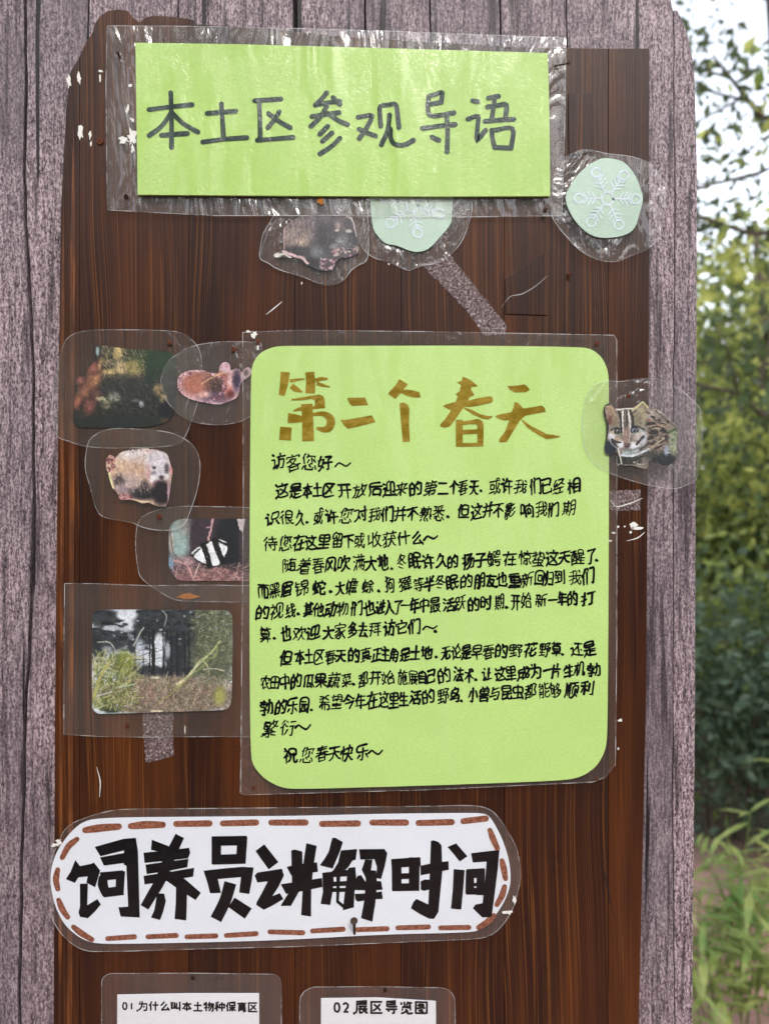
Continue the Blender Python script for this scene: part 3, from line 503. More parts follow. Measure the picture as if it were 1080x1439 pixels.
# ---------------------------------------------------------------- photo prints: painted in code, kept as a colour layer on a cut-out sheet
class Paint:
    def __init__(s, x0, y0, x1, y1, zoom, base, seed=1, res=1.3):
        s.x0, s.y0, s.z, s.res = x0, y0, zoom, res
        s.W = int((x1 - x0) * res) + 1; s.H = int((y1 - y0) * res) + 1
        s.img = np.ones((s.H, s.W, 3)) * np.array(base, float); s.rng = np.random.default_rng(seed); s.k = res / zoom
    def _box(s, xs, ys, m):
        a = max(0, int(min(xs) - m)); b = min(s.W, int(max(xs) + m) + 2); c = max(0, int(min(ys) - m)); d = min(s.H, int(max(ys) + m) + 2)
        if a >= b or c >= d: return None
        yy, xx = np.mgrid[c:d, a:b].astype(float); return a, b, c, d, xx, yy
    def _put(s, bx, al, col):
        a, b, c, d = bx[:4]; al = np.clip(al, 0, 1)[..., None]; s.img[c:d, a:b] = s.img[c:d, a:b] * (1 - al) + np.array(col, float) * al
    def ell(s, cx, cy, rx, ry, col, soft=.5, al=1.0, ang=0):
        k = s.k; cx, cy, rx, ry = cx * k, cy * k, max(.3, rx * k), max(.3, ry * k); r = max(rx, ry) * (1 + soft)
        bx = s._box([cx - r, cx + r], [cy - r, cy + r], 1)
        if not bx: return
        ca, sa = math.cos(R(ang)), math.sin(R(ang)); dx, dy = bx[4] - cx, bx[5] - cy
        q = np.hypot((dx * ca + dy * sa) / rx, (-dx * sa + dy * ca) / ry)
        s._put(bx, al * np.clip((1 + soft / 2 - q) / max(soft, .6 / min(rx, ry)), 0, 1), col)
    def line(s, pts, wd, col, al=1.0):
        k = s.k; q = [p * k for p in smooth_line(pts, 5)]; h = max(.35, wd * k / 2)
        bx = s._box([p[0] for p in q], [p[1] for p in q], h + 2)
        if not bx: return
        D = np.full(bx[4].shape, 1e9)
        for a, b in zip(q, q[1:]):
            d = b - a; L = d @ d + 1e-9; t = np.clip(((bx[4] - a[0]) * d[0] + (bx[5] - a[1]) * d[1]) / L, 0, 1)
            D = np.minimum(D, np.hypot(bx[4] - a[0] - t * d[0], bx[5] - a[1] - t * d[1]))
        s._put(bx, al * np.clip(h + .5 - D, 0, 1), col)
    def poly(s, pts, col, al=1.0):
        k = s.k; q = [(x * k, y * k) for x, y in pts]; bx = s._box([p[0] for p in q], [p[1] for p in q], 1)
        if bx: s._put(bx, al * inside(q, bx[4], bx[5]).astype(float), col)
    def hairs(s, n, box, ang, ln, wd, cols, al=.5, spread=20, where=None):
        for _ in range(n):
            x = s.rng.uniform(box[0], box[2]); y = s.rng.uniform(box[1], box[3])
            if where and not where(x, y): continue
            a = R((ang(x, y) if callable(ang) else ang) + s.rng.normal(0, spread)); L = ln * s.rng.uniform(.5, 1.3)
            c = np.array(cols[s.rng.integers(len(cols))], float) * s.rng.uniform(.85, 1.15)
            s.line([(x, y), (x + L * math.cos(a), y + L * math.sin(a))], wd, np.clip(c, 0, 255), al)
    def dots(s, n, box, r, cols, al=.8):
        for _ in range(n): s.ell(s.rng.uniform(box[0], box[2]), s.rng.uniform(box[1], box[3]), r * s.rng.uniform(.5, 1.4), r * s.rng.uniform(.5, 1.4), cols[s.rng.integers(len(cols))], .4, al)
    def grain(s, amp): s.img += s.rng.normal(0, amp, s.img.shape[:2])[..., None] * (1, 1, 1)
    def finish(s, warp=.4, amp=.05, sat=.86):
        """break up clean painted edges and flat areas the way a small coarse print does"""
        def nz(step):
            h, w = int(s.H / step) + 3, int(s.W / step) + 3; g = s.rng.normal(size=(h, w)); y = np.arange(s.H) / step; x = np.arange(s.W) / step
            yi, xi = y.astype(int), x.astype(int); fy, fx = (y - yi)[:, None], (x - xi)[None]; fy = fy * fy * (3 - 2 * fy); fx = fx * fx * (3 - 2 * fx)
            a = g[yi][:, xi]; b = g[yi][:, xi + 1]; c = g[yi + 1][:, xi]; d = g[yi + 1][:, xi + 1]
            return (a * (1 - fx) + b * fx) * (1 - fy) + (c * (1 - fx) + d * fx) * fy
        dx = warp * (nz(5) + .7 * nz(2.2)); dy = warp * (nz(5) + .7 * nz(2.2)); Y, X = np.mgrid[0:s.H, 0:s.W]
        s.img = s.img[np.clip(np.rint(Y + dy), 0, s.H - 1).astype(int), np.clip(np.rint(X + dx), 0, s.W - 1).astype(int)]
        t = 1 + amp * (nz(9) * .6 + nz(4) * .8 + nz(1.7) * 1.1); s.img = np.clip(s.img * t[..., None] + 22 * amp * nz(1.6)[..., None], 0, 255)
        gr = s.img.mean(2, keepdims=True); s.img = np.clip(gr + (s.img - gr) * sat, 0, 255)
def inside(q, X, Y):
    r = np.zeros(X.shape, bool); n = len(q)
    for i in range(n):
        (x0, y0), (x1, y1) = q[i], q[(i + 1) % n]
        if y0 == y1: continue
        r ^= ((y0 > Y) != (y1 > Y)) & (X < (x1 - x0) * (Y - y0) / (y1 - y0) + x0)
    return r
def print_sheet(name, pt, outline, y, parent, gain=.95):
    """sheet cut along the outline (zoomed pixels), one corner colour per point of the printed picture"""
    q = np.array([(a * pt.k, b * pt.k) for a, b in outline]); n = len(q)
    YY, XX = np.mgrid[0:pt.H, 0:pt.W].astype(float)
    cin = inside([tuple(p) for p in q], XX[:-1, :-1] + .5, YY[:-1, :-1] + .5)
    vin = inside([tuple(p) for p in q], XX, YY)
    use = np.zeros((pt.H, pt.W), bool); use[:-1, :-1] |= cin; use[1:, :-1] |= cin; use[:-1, 1:] |= cin; use[1:, 1:] |= cin
    idx = -np.ones((pt.H, pt.W), int); ys, xs = np.nonzero(use); idx[ys, xs] = np.arange(len(ys))
    V = []
    for yv, xv in zip(ys, xs):
        p = np.array((xv, yv), float)
        if not vin[yv, xv]:
            a = q; b = np.roll(q, -1, 0); d = b - a; t = np.clip(((p - a) * d).sum(1) / ((d * d).sum(1) + 1e-9), 0, 1)
            c = a + t[:, None] * d; p = c[np.hypot(*(c - p).T).argmin()]
        V.append(P(pt.x0 + p[0] / pt.res, pt.y0 + p[1] / pt.res, y))
    cy, cx = np.nonzero(cin)
    F = np.stack([idx[cy, cx], idx[cy + 1, cx], idx[cy + 1, cx + 1], idx[cy, cx + 1]], 1)
    me = bpy.data.meshes.new(name); me.from_pydata([tuple(v) for v in V], [], F.tolist()); me.update()
    ca = me.color_attributes.new('print', 'FLOAT_COLOR', 'POINT')
    c = np.clip(pt.img[ys, xs] / 255, 0, 1); c = np.where(c > .04, ((c + .055) / 1.055) ** 2.4, c / 12.92) * gain
    ca.data.foreach_set('color', np.concatenate([c, np.ones((len(c), 1))], 1).ravel().astype(np.float32))
    return link(name, me, PHOTO, parent)
def zp(x0, y0, z, pts): return [(x0 + a / z, y0 + b / z) for a, b in pts]

# ---------------------------------------------------------------- mauve plank panel behind everything
XR = [(-40, 880), (-25, 925), (0, 944), (40, 964), (95, 975), (240, 979), (700, 977), (1000, 976), (1440, 972), (2600, 968), (4000, 968)]
def right_edge(y): return float(np.interp(y, [a for a, b in XR], [b for a, b in XR]))
def wob(seed, amp):
    r = random.Random(seed); ph = [r.uniform(0, 6) for _ in range(4)]
    return lambda y: amp * (math.sin(y / 210 + ph[0]) + .6 * math.sin(y / 83 + ph[1]) + .35 * math.sin(y / 31 + ph[2]) + .2 * math.sin(y / 13 + ph[3]))
panel = empty('plank_wall_panel', P(540, 3800, .02), 'tall panel of speckled mauve grey planks standing behind the brown notice board', 'wall panel')
slab('backing', [(-255, -36), (860, -36), (925, 0), (950, 60), (962, 240), (962, 3900), (-255, 3900)], .0145, .02, DARK, panel)
SEAMS = [(-260, -108, 3, 0), (-108, 37, 3, 4.5), (37, 126, 4.5, 2), (126, 249, 2, 2), (249, 417, 2, 6.5), (417, 516, 6.5, 2.5), (516, 606, 2.5, 2), (606, 700, 2, 2), (700, 797, 2, 1.4), (797, 946, 1.4, 1.0), (946, 1000, 1.0, 0)]
wobs = {}
for i, (a, b, ga, gb) in enumerate(SEAMS):
    ys = list(np.concatenate([np.arange(-40, 1500, 18), np.arange(1520, 3901, 90)]))
    wobs.setdefault(a, wob(a, 2.0)); wobs.setdefault(b, wob(b, 2.0 if b != 946 else 1))
    shift = lambda x, y: (8 * (1 / (1 + math.exp(-(y - 360) / 25))) - 14 * (1 / (1 + math.exp(-(y - 950) / 60)))) if x == 37 else 0
    L = [(a + ga / 2 + wobs[a](y) + shift(a, y), y) for y in ys]
    Rr = [(b - gb / 2 + wobs[b](y) + shift(b, y) if b < 1000 else right_edge(y), y) for y in ys]
    L = [(min(p[0], right_edge(p[1]) - 1), p[1]) for p in L]; Rr = [(min(p[0], right_edge(p[1])), p[1]) for p in Rr]
    k0 = next((k for k in range(len(ys)) if Rr[k][0] - L[k][0] > 3), 0)
    slab('plank', L[k0:][::-1] + Rr[k0:], .0055 + (i % 3) * .0002, .008, MAUVE, panel, .0006)

# ---------------------------------------------------------------- brown notice board of glued strips
board = empty('notice_board', P(500, 2100, .003), 'varnished dark brown board of upright wood strips that carries all the signs', 'notice board')
TH = .005
lx = lambda y: float(np.interp(y, [20, 45, 78, 100, 150, 300, 700, 1000, 1440, 2100], [140, 131, 112, 99, 93, 85, 80, 77, 75, 72]))
rx = lambda y: float(np.interp(y, [68, 500, 1000, 1440, 2100], [912, 911, 907, 897, 880]))
ysl = list(range(100, 2101, 40))
strips = [
 ([(lx(y), y) for y in (2100, 1440, 1000, 700, 500, 300, 200, 150, 120, 100)] + [(111.7, 79), (111.7, 2100)]),
 ([(112.2, 2100), (112.2, 78), (122, 58), (131, 44), (134, 32), (141, 22), (152, 15), (166, 13), (180, 15), (187, 24), (196, 31), (203, 25), (214, 22), (240, 23), (264.82, 26), (264.82, 2100)]),
 ([(265.18, 2100), (265.18, 26), (272, 28), (276, 34), (330, 37), (380, 40), (413.82, 43), (413.82, 2100)]),
 ([(414.18, 2100), (414.18, 44), (470, 50), (562.82, 56), (562.82, 2100)]),
 ([(563.18, 2100), (563.18, 57), (640, 61), (707.82, 64), (707.82, 2100)]),
 ([(708.18, 2100), (708.18, 65), (760, 67), (853.82, 68), (853.82, 2100)]),
 ([(854.18, 2100), (854.18, 68), (912, 68)] + [(rx(y), y) for y in (200, 500, 800, 1000, 1200, 1440, 2100)])]
for i, st in enumerate(strips):
    slab('plank', st, 0 if i != 0 else .0002, TH, WOOD, board, .0009 if i == 0 else .00035)
tag(slab('wood_block', [(798, 131), (831, 131), (831, 214), (799, 218)], -.0012, .0011, WOOD, board, .0003), 'small orange brown block stuck on')
slab('wood_patch', [(709.5, 392), (768, 352), (768, 443), (709.5, 441)], -.0007, .0006, WOOD, board, .0002)
edge_bar = Ink(-.0003)
rg = random.Random(8)
def chip(cx, cy, rx_, ry_, name='paint_fleck', m=CHIP, parent=board, y=-.00015, th=.0002, n=11, rough=.45):
    pts = []
    for k in range(n):
        a = 2 * math.pi * k / n; q = 1 + rg.uniform(-rough, rough); pts.append((cx + rx_ * q * math.cos(a), cy + ry_ * q * math.sin(a)))
    return slab(name, pts, y - th, th, m, parent)
for c in [(97, 114, 3, 9), (111, 110, 3.5, 8), (113, 186, 3.5, 10), (127, 190, 2, 5), (142, 100, 3, 1.5), (141, 109, 1.4, 7), (128, 202, 1.5, 3), (889, 738, 6, 5), (894, 743, 8, 2.5), (886, 748, 2, 2), (868, 740, 1.5, 1.5), (877, 740, 1.5, 1.2), (862, 749, 3, 1.6), (856, 760, 4, 1), (871, 1012, 3, 1.6), (868, 1052, 1, 1.8), (424, 398, .8, 1.8), (546, 371, 1.3, 1.3), (260, 1026, .9, 5), (742, 390, .7, 2.6), (744, 415, .7, 2)]:
    chip(*c)
for pts in ([(136, 1078), (141, 1098), (140, 1120)], [(857, 703), (866, 712), (888, 706), (902, 700)], [(880, 760), (895, 756), (905, 748)], [(704, 432), (716, 417), (733, 413), (752, 402), (768, 388)], [(374, 442), (384, 434), (396, 424)]):
    k = Ink(-.0005 if pts[0][0] < 700 or pts[0][0] > 800 else -.0008); k.stroke(pts, [.4, 1.6, .6]); k.build('scratch', CHIP if pts[0][0] != 704 else EDGE, board)

for xa, xb in ((99, 106), (86, 91)):
    slab('worn_band', [(xa, 330 if xa == 99 else 420), (xa - 3, 1100), (xa - 6, 2080), (xb - 7, 2080), (xb - 3, 1100), (xb, 330 if xa == 99 else 420), ((xa + xb) / 2 + 1, 170 if xa == 99 else 260)], -.0002, .0003, WORN, board, .00012)
for pts in ([(845, 1212), (851, 1236), (856, 1262), (863, 1290)], [(792, 460), (793, 472), (795, 482)], [(172, 445), (176, 470), (175, 500)], [(640, 1150), (643, 1180), (642, 1220)], [(300, 1100), (302, 1128)], [(112, 640), (114, 700), (113, 770)]):
    k = Ink(-.0004); k.stroke(pts, [.3, 1.5, 1.1, .4]); k.build('crack', DARK, board)
# tape left-overs
def m_tape():
    m, n, l, b = mat('old_tape_glue'); out = n['Material Output']
    sp = noise(n, l, coords(n, l, (600, 600, 600)), 1, 5, .8); big = noise(n, l, coords(n, l, (110, 110, 110)), 1, 4, .7)
    b.inputs['Roughness'].default_value = .5; tr = node(n, 'ShaderNodeBsdfTransparent'); tr.inputs[0].default_value = (.85, .82, .82, 1)
    l.new(ramp(n, l, sp, [(.4, lin((96, 74, 72))), (.58, lin((150, 130, 132))), (.66, lin((226, 220, 222)))]), b.inputs['Base Color'])
    f = math_(n, l, 'ADD', math_(n, l, 'MULTIPLY', ramp(n, l, sp, [(.36, g3(.12)), (.6, g3(1))]), .75), math_(n, l, 'MULTIPLY', big, .25))
    mx = node(n, 'ShaderNodeMixShader'); l.new(f, mx.inputs[0]); l.new(tr.outputs[0], mx.inputs[1]); l.new(b.outputs[0], mx.inputs[2]); l.new(mx.outputs[0], out.inputs['Surface'])
    l.new(bump(n, l, sp, 1, .0005), b.inputs['Normal']); return m
TAPE = m_tape()
def tape(pts, y, label):
    rr = random.Random(int(pts[0][0])); q = []
    for (a, b), (c, d) in zip(pts, pts[1:] + pts[:1]):
        n = max(2, int(math.hypot(c - a, d - b) / 4))
        for t in range(n): q.append((a + (c - a) * t / n + rr.uniform(-1.1, 1.1), b + (d - b) * t / n + rr.uniform(-1.1, 1.1)))
    tag(slab('tape_residue', q, y, .00012, TAPE), label, 'tape')
tape([(592, 372), (632, 358), (682, 420), (712, 458), (709, 470), (680, 472), (664, 448), (622, 402)], -.0003, 'slanting band of speckled silvery tape glue between the pale snowflake and the big letter')
tape([(203, 980), (243, 980), (244, 1060), (232, 1066), (205, 1072), (201, 1020)], -.0003, 'short strip of old clear tape sticking out below the woodland photo')
tape([(856, 690), (900, 688), (898, 717), (857, 718)], -.0003, 'torn brown patch of old tape under the spotted cat cutout')

# ---------------------------------------------------------------- laminated signs
def film(outline, y, m, parent, sm=True, holes=()):
    o = smooth_loop(outline, 5) if sm else outline
    bm = bmesh.new(); f = bm.faces.new([bm.verts.new(P(a, b, y)) for a, b in o]); f.normal_update()
    if f.normal.y > 0: f.normal_flip()
    me = bpy.data.meshes.new('film'); bm.to_mesh(me); bm.free(); link('film', me, m, parent)
    k = Ink(y - .00004); q = o + [o[0]]; k.stroke(q, 1.0, rnd=False, sm=False); k.build('film_edge', RIM, parent)
def m_rim():
    m, n, l, b = mat('film_rim'); out = n['Material Output']; tr = node(n, 'ShaderNodeBsdfTransparent')
    b.inputs['Base Color'].default_value = (.55, .55, .55, 1); b.inputs['Roughness'].default_value = .3
    f = ramp(n, l, noise(n, l, coords(n, l, (60, 60, 60)), 1, 3, .6), [(.4, g3(.12)), (.62, g3(.75))])
    mx = node(n, 'ShaderNodeMixShader'); l.new(f, mx.inputs[0]); l.new(tr.outputs[0], mx.inputs[1]); l.new(b.outputs[0], mx.inputs[2]); l.new(mx.outputs[0], out.inputs['Surface']); return m
RIM = m_rim()
def sign(label, cat, name, at, outline, y, fm, sm=True, group=None):
    e = empty(name, P(at[0], at[1], y), label, cat, group); film(outline, y, fm, e, sm); return e

# --- green title
t = sign('long lime green title card with seven large grey marker characters, laminated, at the top', 'sign', 'title_sign', (480, 303),
         [(151, 36), (290, 37), (420, 40), (530, 43), (660, 48), (795, 53), (794, 130), (792, 220), (789, 303), (640, 305), (470, 303), (300, 303), (151, 295), (150, 200), (149, 120)], -.0032, FILMW, False)
tp = slab('paper', [(190.5, 60), (330, 62), (480, 66), (620, 70), (769, 74.5), (771, 140), (772, 210), (772.5, 275.5), (600, 276), (400, 275), (193.5, 273.5), (192, 160)], -.0052, .0016, LIME, t)
yy = -.00535; z1 = lambda pts: zp(130, 20, 2.7, pts); z2 = lambda pts: zp(480, 20, 2.7, pts)
for zf, strokes in [
 (z1, [[(215, 362), (300, 351), (378, 343)], [(297, 298), (300, 400), (300, 505)], [(298, 375), (262, 425), (215, 460)], [(300, 372), (345, 415), (400, 447)], [(262, 459), (360, 452)]]),
 (z1, [[(435, 376), (543, 368)], [(489, 340), (493, 400), (497, 465)], [(418, 485), (500, 474), (585, 468)]]),
 (z1, [[(615, 328), (715, 322)], [(632, 332), (635, 400), (636, 472)], [(625, 478), (700, 472), (760, 467)], [(708, 370), (690, 400), (665, 430)], [(668, 377), (710, 408), (750, 430)]]),
 (z1, [[(888, 298), (868, 322), (845, 345)], [(848, 344), (895, 335), (938, 330)], [(912, 316), (938, 342)], [(832, 388), (935, 373)], [(888, 350), (862, 392), (828, 425)], [(893, 376), (930, 402), (967, 418)], [(892, 425), (862, 455)], [(908, 450), (872, 482)], [(938, 470), (905, 502), (862, 530)]]),
 (z2, [[(62, 391), (90, 386), (114, 386), (98, 425), (66, 472)], [(66, 436), (96, 450), (128, 462)], [(148, 425), (145, 385), (146, 350), (175, 344), (204, 343), (212, 385), (217, 430)], [(181, 382), (174, 440), (150, 495)], [(184, 436), (186, 470), (200, 492), (235, 496), (272, 478)]]),
 (z2, [[(334, 310), (358, 303), (380, 298), (377, 334)], [(332, 342), (376, 334)], [(330, 312), (326, 350), (330, 378), (352, 386), (390, 380), (425, 374)], [(305, 433), (370, 424), (430, 418)], [(398, 388), (401, 450), (399, 522)], [(342, 466), (368, 478)]]),
 (z2, [[(496, 328), (515, 332)], [(478, 398), (516, 388), (514, 432), (514, 475), (545, 440)], [(556, 318), (594, 311)], [(580, 312), (574, 360), (568, 402)], [(552, 352), (590, 346), (623, 344), (620, 398)], [(542, 406), (600, 401), (652, 398)], [(568, 440), (572, 475), (580, 505)], [(570, 442), (646, 434), (642, 508)], [(582, 505), (640, 508)]])]:
    k = Ink(yy)
    for s_ in strokes: k.stroke(zf(s_), [7.0, 6.4, 6.8, 7.2])
    k.build('character', GREYINK, tp)

# --- the letter
letter = sign('large rounded lime green letter with gold heading and lines of small black handwriting', 'sign', 'letter_sign', (600, 1110),
              [(341, 467), (420, 464), (600, 466), (760, 469), (862, 471), (866, 478), (866, 700), (866, 900), (864, 1075), (850, 1092), (832, 1099), (600, 1110), (345, 1117), (338, 1115), (340, 900), (342, 700)], -.0030, FILM, False)
lp_out = [(352.5, 530), (355, 510), (366, 495), (385, 487), (405, 486), (520, 486), (650, 485.5), (815, 487.5), (832, 491), (846, 503), (854, 522), (855, 545), (855, 700), (854, 900), (853, 1030), (850, 1055), (838, 1077), (818, 1091), (792, 1097), (600, 1104), (420, 1109), (395, 1107), (372, 1095), (357, 1078), (352, 1062), (350.5, 900), (351, 700)]
def chaikin(p, n=2):
    for _ in range(n): p = [q for a, c in zip(p, p[1:] + p[:1]) for q in ((a[0] * .78 + c[0] * .22, a[1] * .78 + c[1] * .22), (a[0] * .22 + c[0] * .78, a[1] * .22 + c[1] * .78))]
    return p
lp = slab('paper', chaikin(lp_out), -.0042, .0008, LIME2, letter)
yl = -.00433
A1 = lambda pts: zp(380, 510, 5.143, pts); A2 = lambda pts: zp(600, 510, 5.4, pts)
def glyph(zf, z, strokes=(), polys=(), m=GOLD, parent=None, y=yl, rnd=False):
    k = Ink(y)
    for pts in polys: k.poly(zf(pts))
    for pts, wd in strokes: k.stroke(zf(pts), [v / z for v in wd] if isinstance(wd, (list, tuple)) else wd / z, rnd=rnd)
    return k.build('character', m, parent)
glyph(A1, 5.143, [([(107, 66), (98, 150), (80, 235)], [66, 60, 42]), ([(140, 130), (190, 122), (246, 115)], [26, 20, 8]), ([(150, 165), (185, 190), (232, 212)], [40, 42, 8]),
  ([(284, 66), (290, 140), (286, 220)], [66, 66, 70]), ([(325, 128), (365, 115), (414, 114)], [30, 28, 14]), ([(335, 148), (380, 162), (430, 174)], [26, 22, 6]),
  ([(152, 266), (230, 258), (310, 245)], [10, 22, 22]), ([(300, 248), (352, 262), (355, 320)], [22, 70, 74]), ([(165, 348), (230, 330), (395, 320)], [8, 30, 12]),
  ([(262, 296), (268, 400), (272, 565)], [84, 80, 86]), ([(125, 398), (180, 402), (235, 405)], [74, 62, 40]), ([(300, 372), (380, 368), (425, 395), (436, 430), (420, 470), (380, 482), (332, 470)], [22, 36, 56, 62, 56, 40, 18]),
  ([(112, 464), (105, 558)], 84)], m=GOLD, parent=lp)
glyph(A1, 5.143, polys=[[(552, 256), (570, 252), (682, 250), (706, 304), (590, 311), (572, 295)], [(505, 412), (540, 412), (640, 395), (732, 378), (757, 428), (640, 458), (560, 476), (530, 450)]], parent=lp)
glyph(A1, 5.143, polys=[[(930, 116), (992, 155), (950, 205), (903, 260), (848, 224), (860, 205), (900, 165)], [(940, 195), (985, 192), (1040, 200), (1075, 212), (1085, 250), (1040, 250), (985, 238), (935, 215)], [(932, 293), (962, 288), (990, 302), (1003, 330), (1000, 430), (1006, 568), (955, 572), (942, 430)]], parent=lp)
glyph(A2, 5.4, [([(243, 432), (243, 636)], 52), ([(262, 458), (330, 450), (385, 448), (402, 480), (402, 620)], [26, 30, 44, 48, 46]), ([(265, 525), (392, 520)], 34), ([(262, 622), (425, 618)], 28)],
  [[(268, 103), (330, 130), (380, 172), (378, 180), (335, 182), (330, 200), (355, 240), (350, 248), (318, 262), (310, 290), (270, 345), (205, 440), (170, 482), (135, 492), (100, 484), (98, 466), (140, 420), (180, 360), (150, 345), (120, 327), (135, 318), (215, 295), (232, 255), (213, 238), (245, 215), (257, 170), (225, 145), (262, 135)],
   [(280, 296), (380, 268), (475, 252), (492, 260), (498, 285), (488, 300), (400, 322), (320, 335), (280, 330)], [(275, 335), (330, 352), (400, 388), (460, 402), (497, 402), (490, 415), (462, 428), (420, 424), (350, 392), (280, 348)]], parent=lp)
glyph(A2, 5.4, polys=[[(605, 175), (680, 172), (738, 162), (762, 182), (778, 205), (745, 222), (665, 224), (630, 205)],
   [(662, 296), (690, 303), (728, 345), (800, 335), (868, 323), (890, 340), (898, 372), (820, 384), (740, 402), (700, 440), (650, 520), (605, 598), (570, 604), (543, 600), (545, 580), (590, 520), (622, 435), (578, 436), (545, 425), (515, 407), (530, 395), (640, 372), (655, 335)],
   [(712, 425), (735, 440), (790, 480), (850, 510), (905, 540), (960, 545), (1012, 556), (985, 568), (905, 578), (860, 556), (810, 525), (760, 490), (725, 450)]], parent=lp)
def strokes_of(ch):
    if ch == '~': return [[(4, 34), (16, 26), (30, 33), (44, 38), (58, 28)]]
    if ch == '。': ch = '.'
    if ch in '.,': return [[(22, 44), (26, 46)]]
    return [[(v // 100, v % 100) for v in s] for s in GLYPHS[ord(ch)]]
LINES = [
 ("访客您好~", [391, 412, 434, 457, 480], 649, 653, 22),
 ("这是本土区开放后迎来的第二个春天.或许我们已经相", [396, 415, 432, 446, 462, 484, 505, 527, 546, 564, 583.5, 604, 622.5, 637.5, 650, 666, 679, 695, 712, 731, 752, 767.5, 784, 806], 691, 683, 19.5),
 ("识很久.或许您对我们并不熟悉,但这并不影响我们期", [383, 403, 422, 434, 447.5, 465.5, 486, 506.5, 526, 544, 562, 579, 598, 616, 632, 651, 669, 685, 700, 716, 740, 760, 777, 799], 729, 715, 20),
 ("待您在这里留下或收获什么~", [380, 401, 420, 437, 455, 474, 490, 505, 526, 547, 567, 587, 605], 764, 756, 20),
 ("随着春风吹满大地.冬眠许久的扬子鳄在惊蛰这天醒了,", [406, 428, 447, 464, 483, 504, 521, 538, 553, 564, 582, 601.5, 620, 636, 657.5, 675, 694, 716, 737.5, 756, 775, 792.5, 811, 830, 840.5], 796, 783, 20),
 ("而黑眉锦蛇.大蟾蜍.狗獾等半冬眠的朋友也重新回归到我们", [370, 386, 402.5, 423.5, 448.5, 467, 477.5, 494, 517, 534, 547.5, 569, 588, 603, 617.5, 635, 655, 674, 690, 705, 722.5, 740, 757.5, 771, 786, 807.5, 826], 831, 811, 20),
 ("的视线.其他动物们也进入了一年中最活跃的时期.开始新一年的打", [369, 388.5, 408, 423, 433, 447.5, 464, 481, 500.5, 518.5, 534, 547, 559.5, 570, 582, 595.5, 611, 630, 646, 665, 682.5, 701, 714, 724, 739, 760, 776, 789, 804, 826], 861, 842, 19.5),
 ("算,也欢迎大家多去拜访它们~.", [373, 388.5, 402, 421, 440, 461, 477.5, 495.5, 510, 527, 547, 564, 582, 603, 616], 893, 880, 20),
 ("但本土区春天的真正主角是土地,无论是早春的野花野草.还是", [402, 421, 434, 448.5, 464, 479, 497, 514, 529, 541, 553, 569, 583.5, 599, 615.5, 626, 641, 655, 670, 686, 704, 725, 745, 765, 781, 792.5, 810, 827.5], 925, 912, 19),
 ("农田中的瓜果蔬菜,都开始施展自己的法术,让这里成为一片生机勃", [373, 386, 400.5, 416, 434, 451, 469, 487, 499, 510, 527, 545, 565.5, 580, 593, 605, 624, 644, 659, 670, 684, 702.5, 717.5, 735, 752.5, 769, 781, 799, 814, 834], 961, 941, 19),
 ("勃的乐园.希望今年在这里生活的野鸟.小兽与昆虫都能够顺利", [375, 394.5, 411, 427, 440, 456, 473, 490, 506.5, 523, 539, 553, 567, 583.5, 602, 622.5, 639, 650, 664, 680, 695, 711, 727.5, 745, 764, 780, 802.5, 825], 994, 968, 20),
 ("繁衍~", [379, 404, 425], 1024, 1021, 22),
 ("祝您春天快乐~", [407.5, 431, 452.5, 470, 487.5, 509, 527.5], 1062, 1058, 20)]
rt = random.Random(11)
for text, xs, ya, yb, size in LINES:
    k = Ink(yl, 1.1e-5)
    for i, ch in enumerate(text):
        x = xs[i]; y = ya + (yb - ya) * (x - xs[0]) / max(1, xs[-1] - xs[0]) + rt.uniform(-1.3, 1.3)
        gap = min([abs(xs[j] - x) for j in (i - 1, i + 1) if 0 <= j < len(xs)] + [22]); sx = (size if ch in '.,~' else min(size * 1.06, max(gap * 1.06, 14))) / 56; sy = size * rt.uniform(1.04, 1.26) / 56
        sl = -.13 + rt.uniform(-.05, .05); sh = rt.uniform(-.04, .12)
        fx, fy = rt.uniform(-1.5, 1.5), rt.uniform(-1.5, 1.5); p1, p2 = rt.uniform(0, 6), rt.uniform(0, 6)
        sts = strokes_of(ch); w0 = 2.9 if len(sts) < 9 else 2.15
        if ch in '.,': w0 = 4.2
        for st in sts:
            jx, jy = rt.uniform(-1.6, 1.6), rt.uniform(-1.6, 1.6); q = []
            for (a, b) in st:
                a -= 30.5; b -= 31
                a += 2.2 * math.sin(b / 11 + p1) + jx; b += 2.2 * math.sin(a / 12 + p2) + jy
                q.append((x + sx * (a - sh * b), y + sy * b + sl * sx * a))
            if len(q) > 1 and ch not in '.,':   # strokes overshoot and hook a little like quick writing
                d = np.array(q[-1]) - np.array(q[-2]); q[-1] = tuple(np.array(q[-1]) + d / (np.hypot(*d) + .01) * rt.uniform(-.3, .9))
            ww = w0 * rt.uniform(.85, 1.2); k.stroke(q, [ww * 1.12, ww * .9, ww, ww * rt.uniform(.55, .95)], cap=4)
    k.build('handwriting_line', PEN, lp)

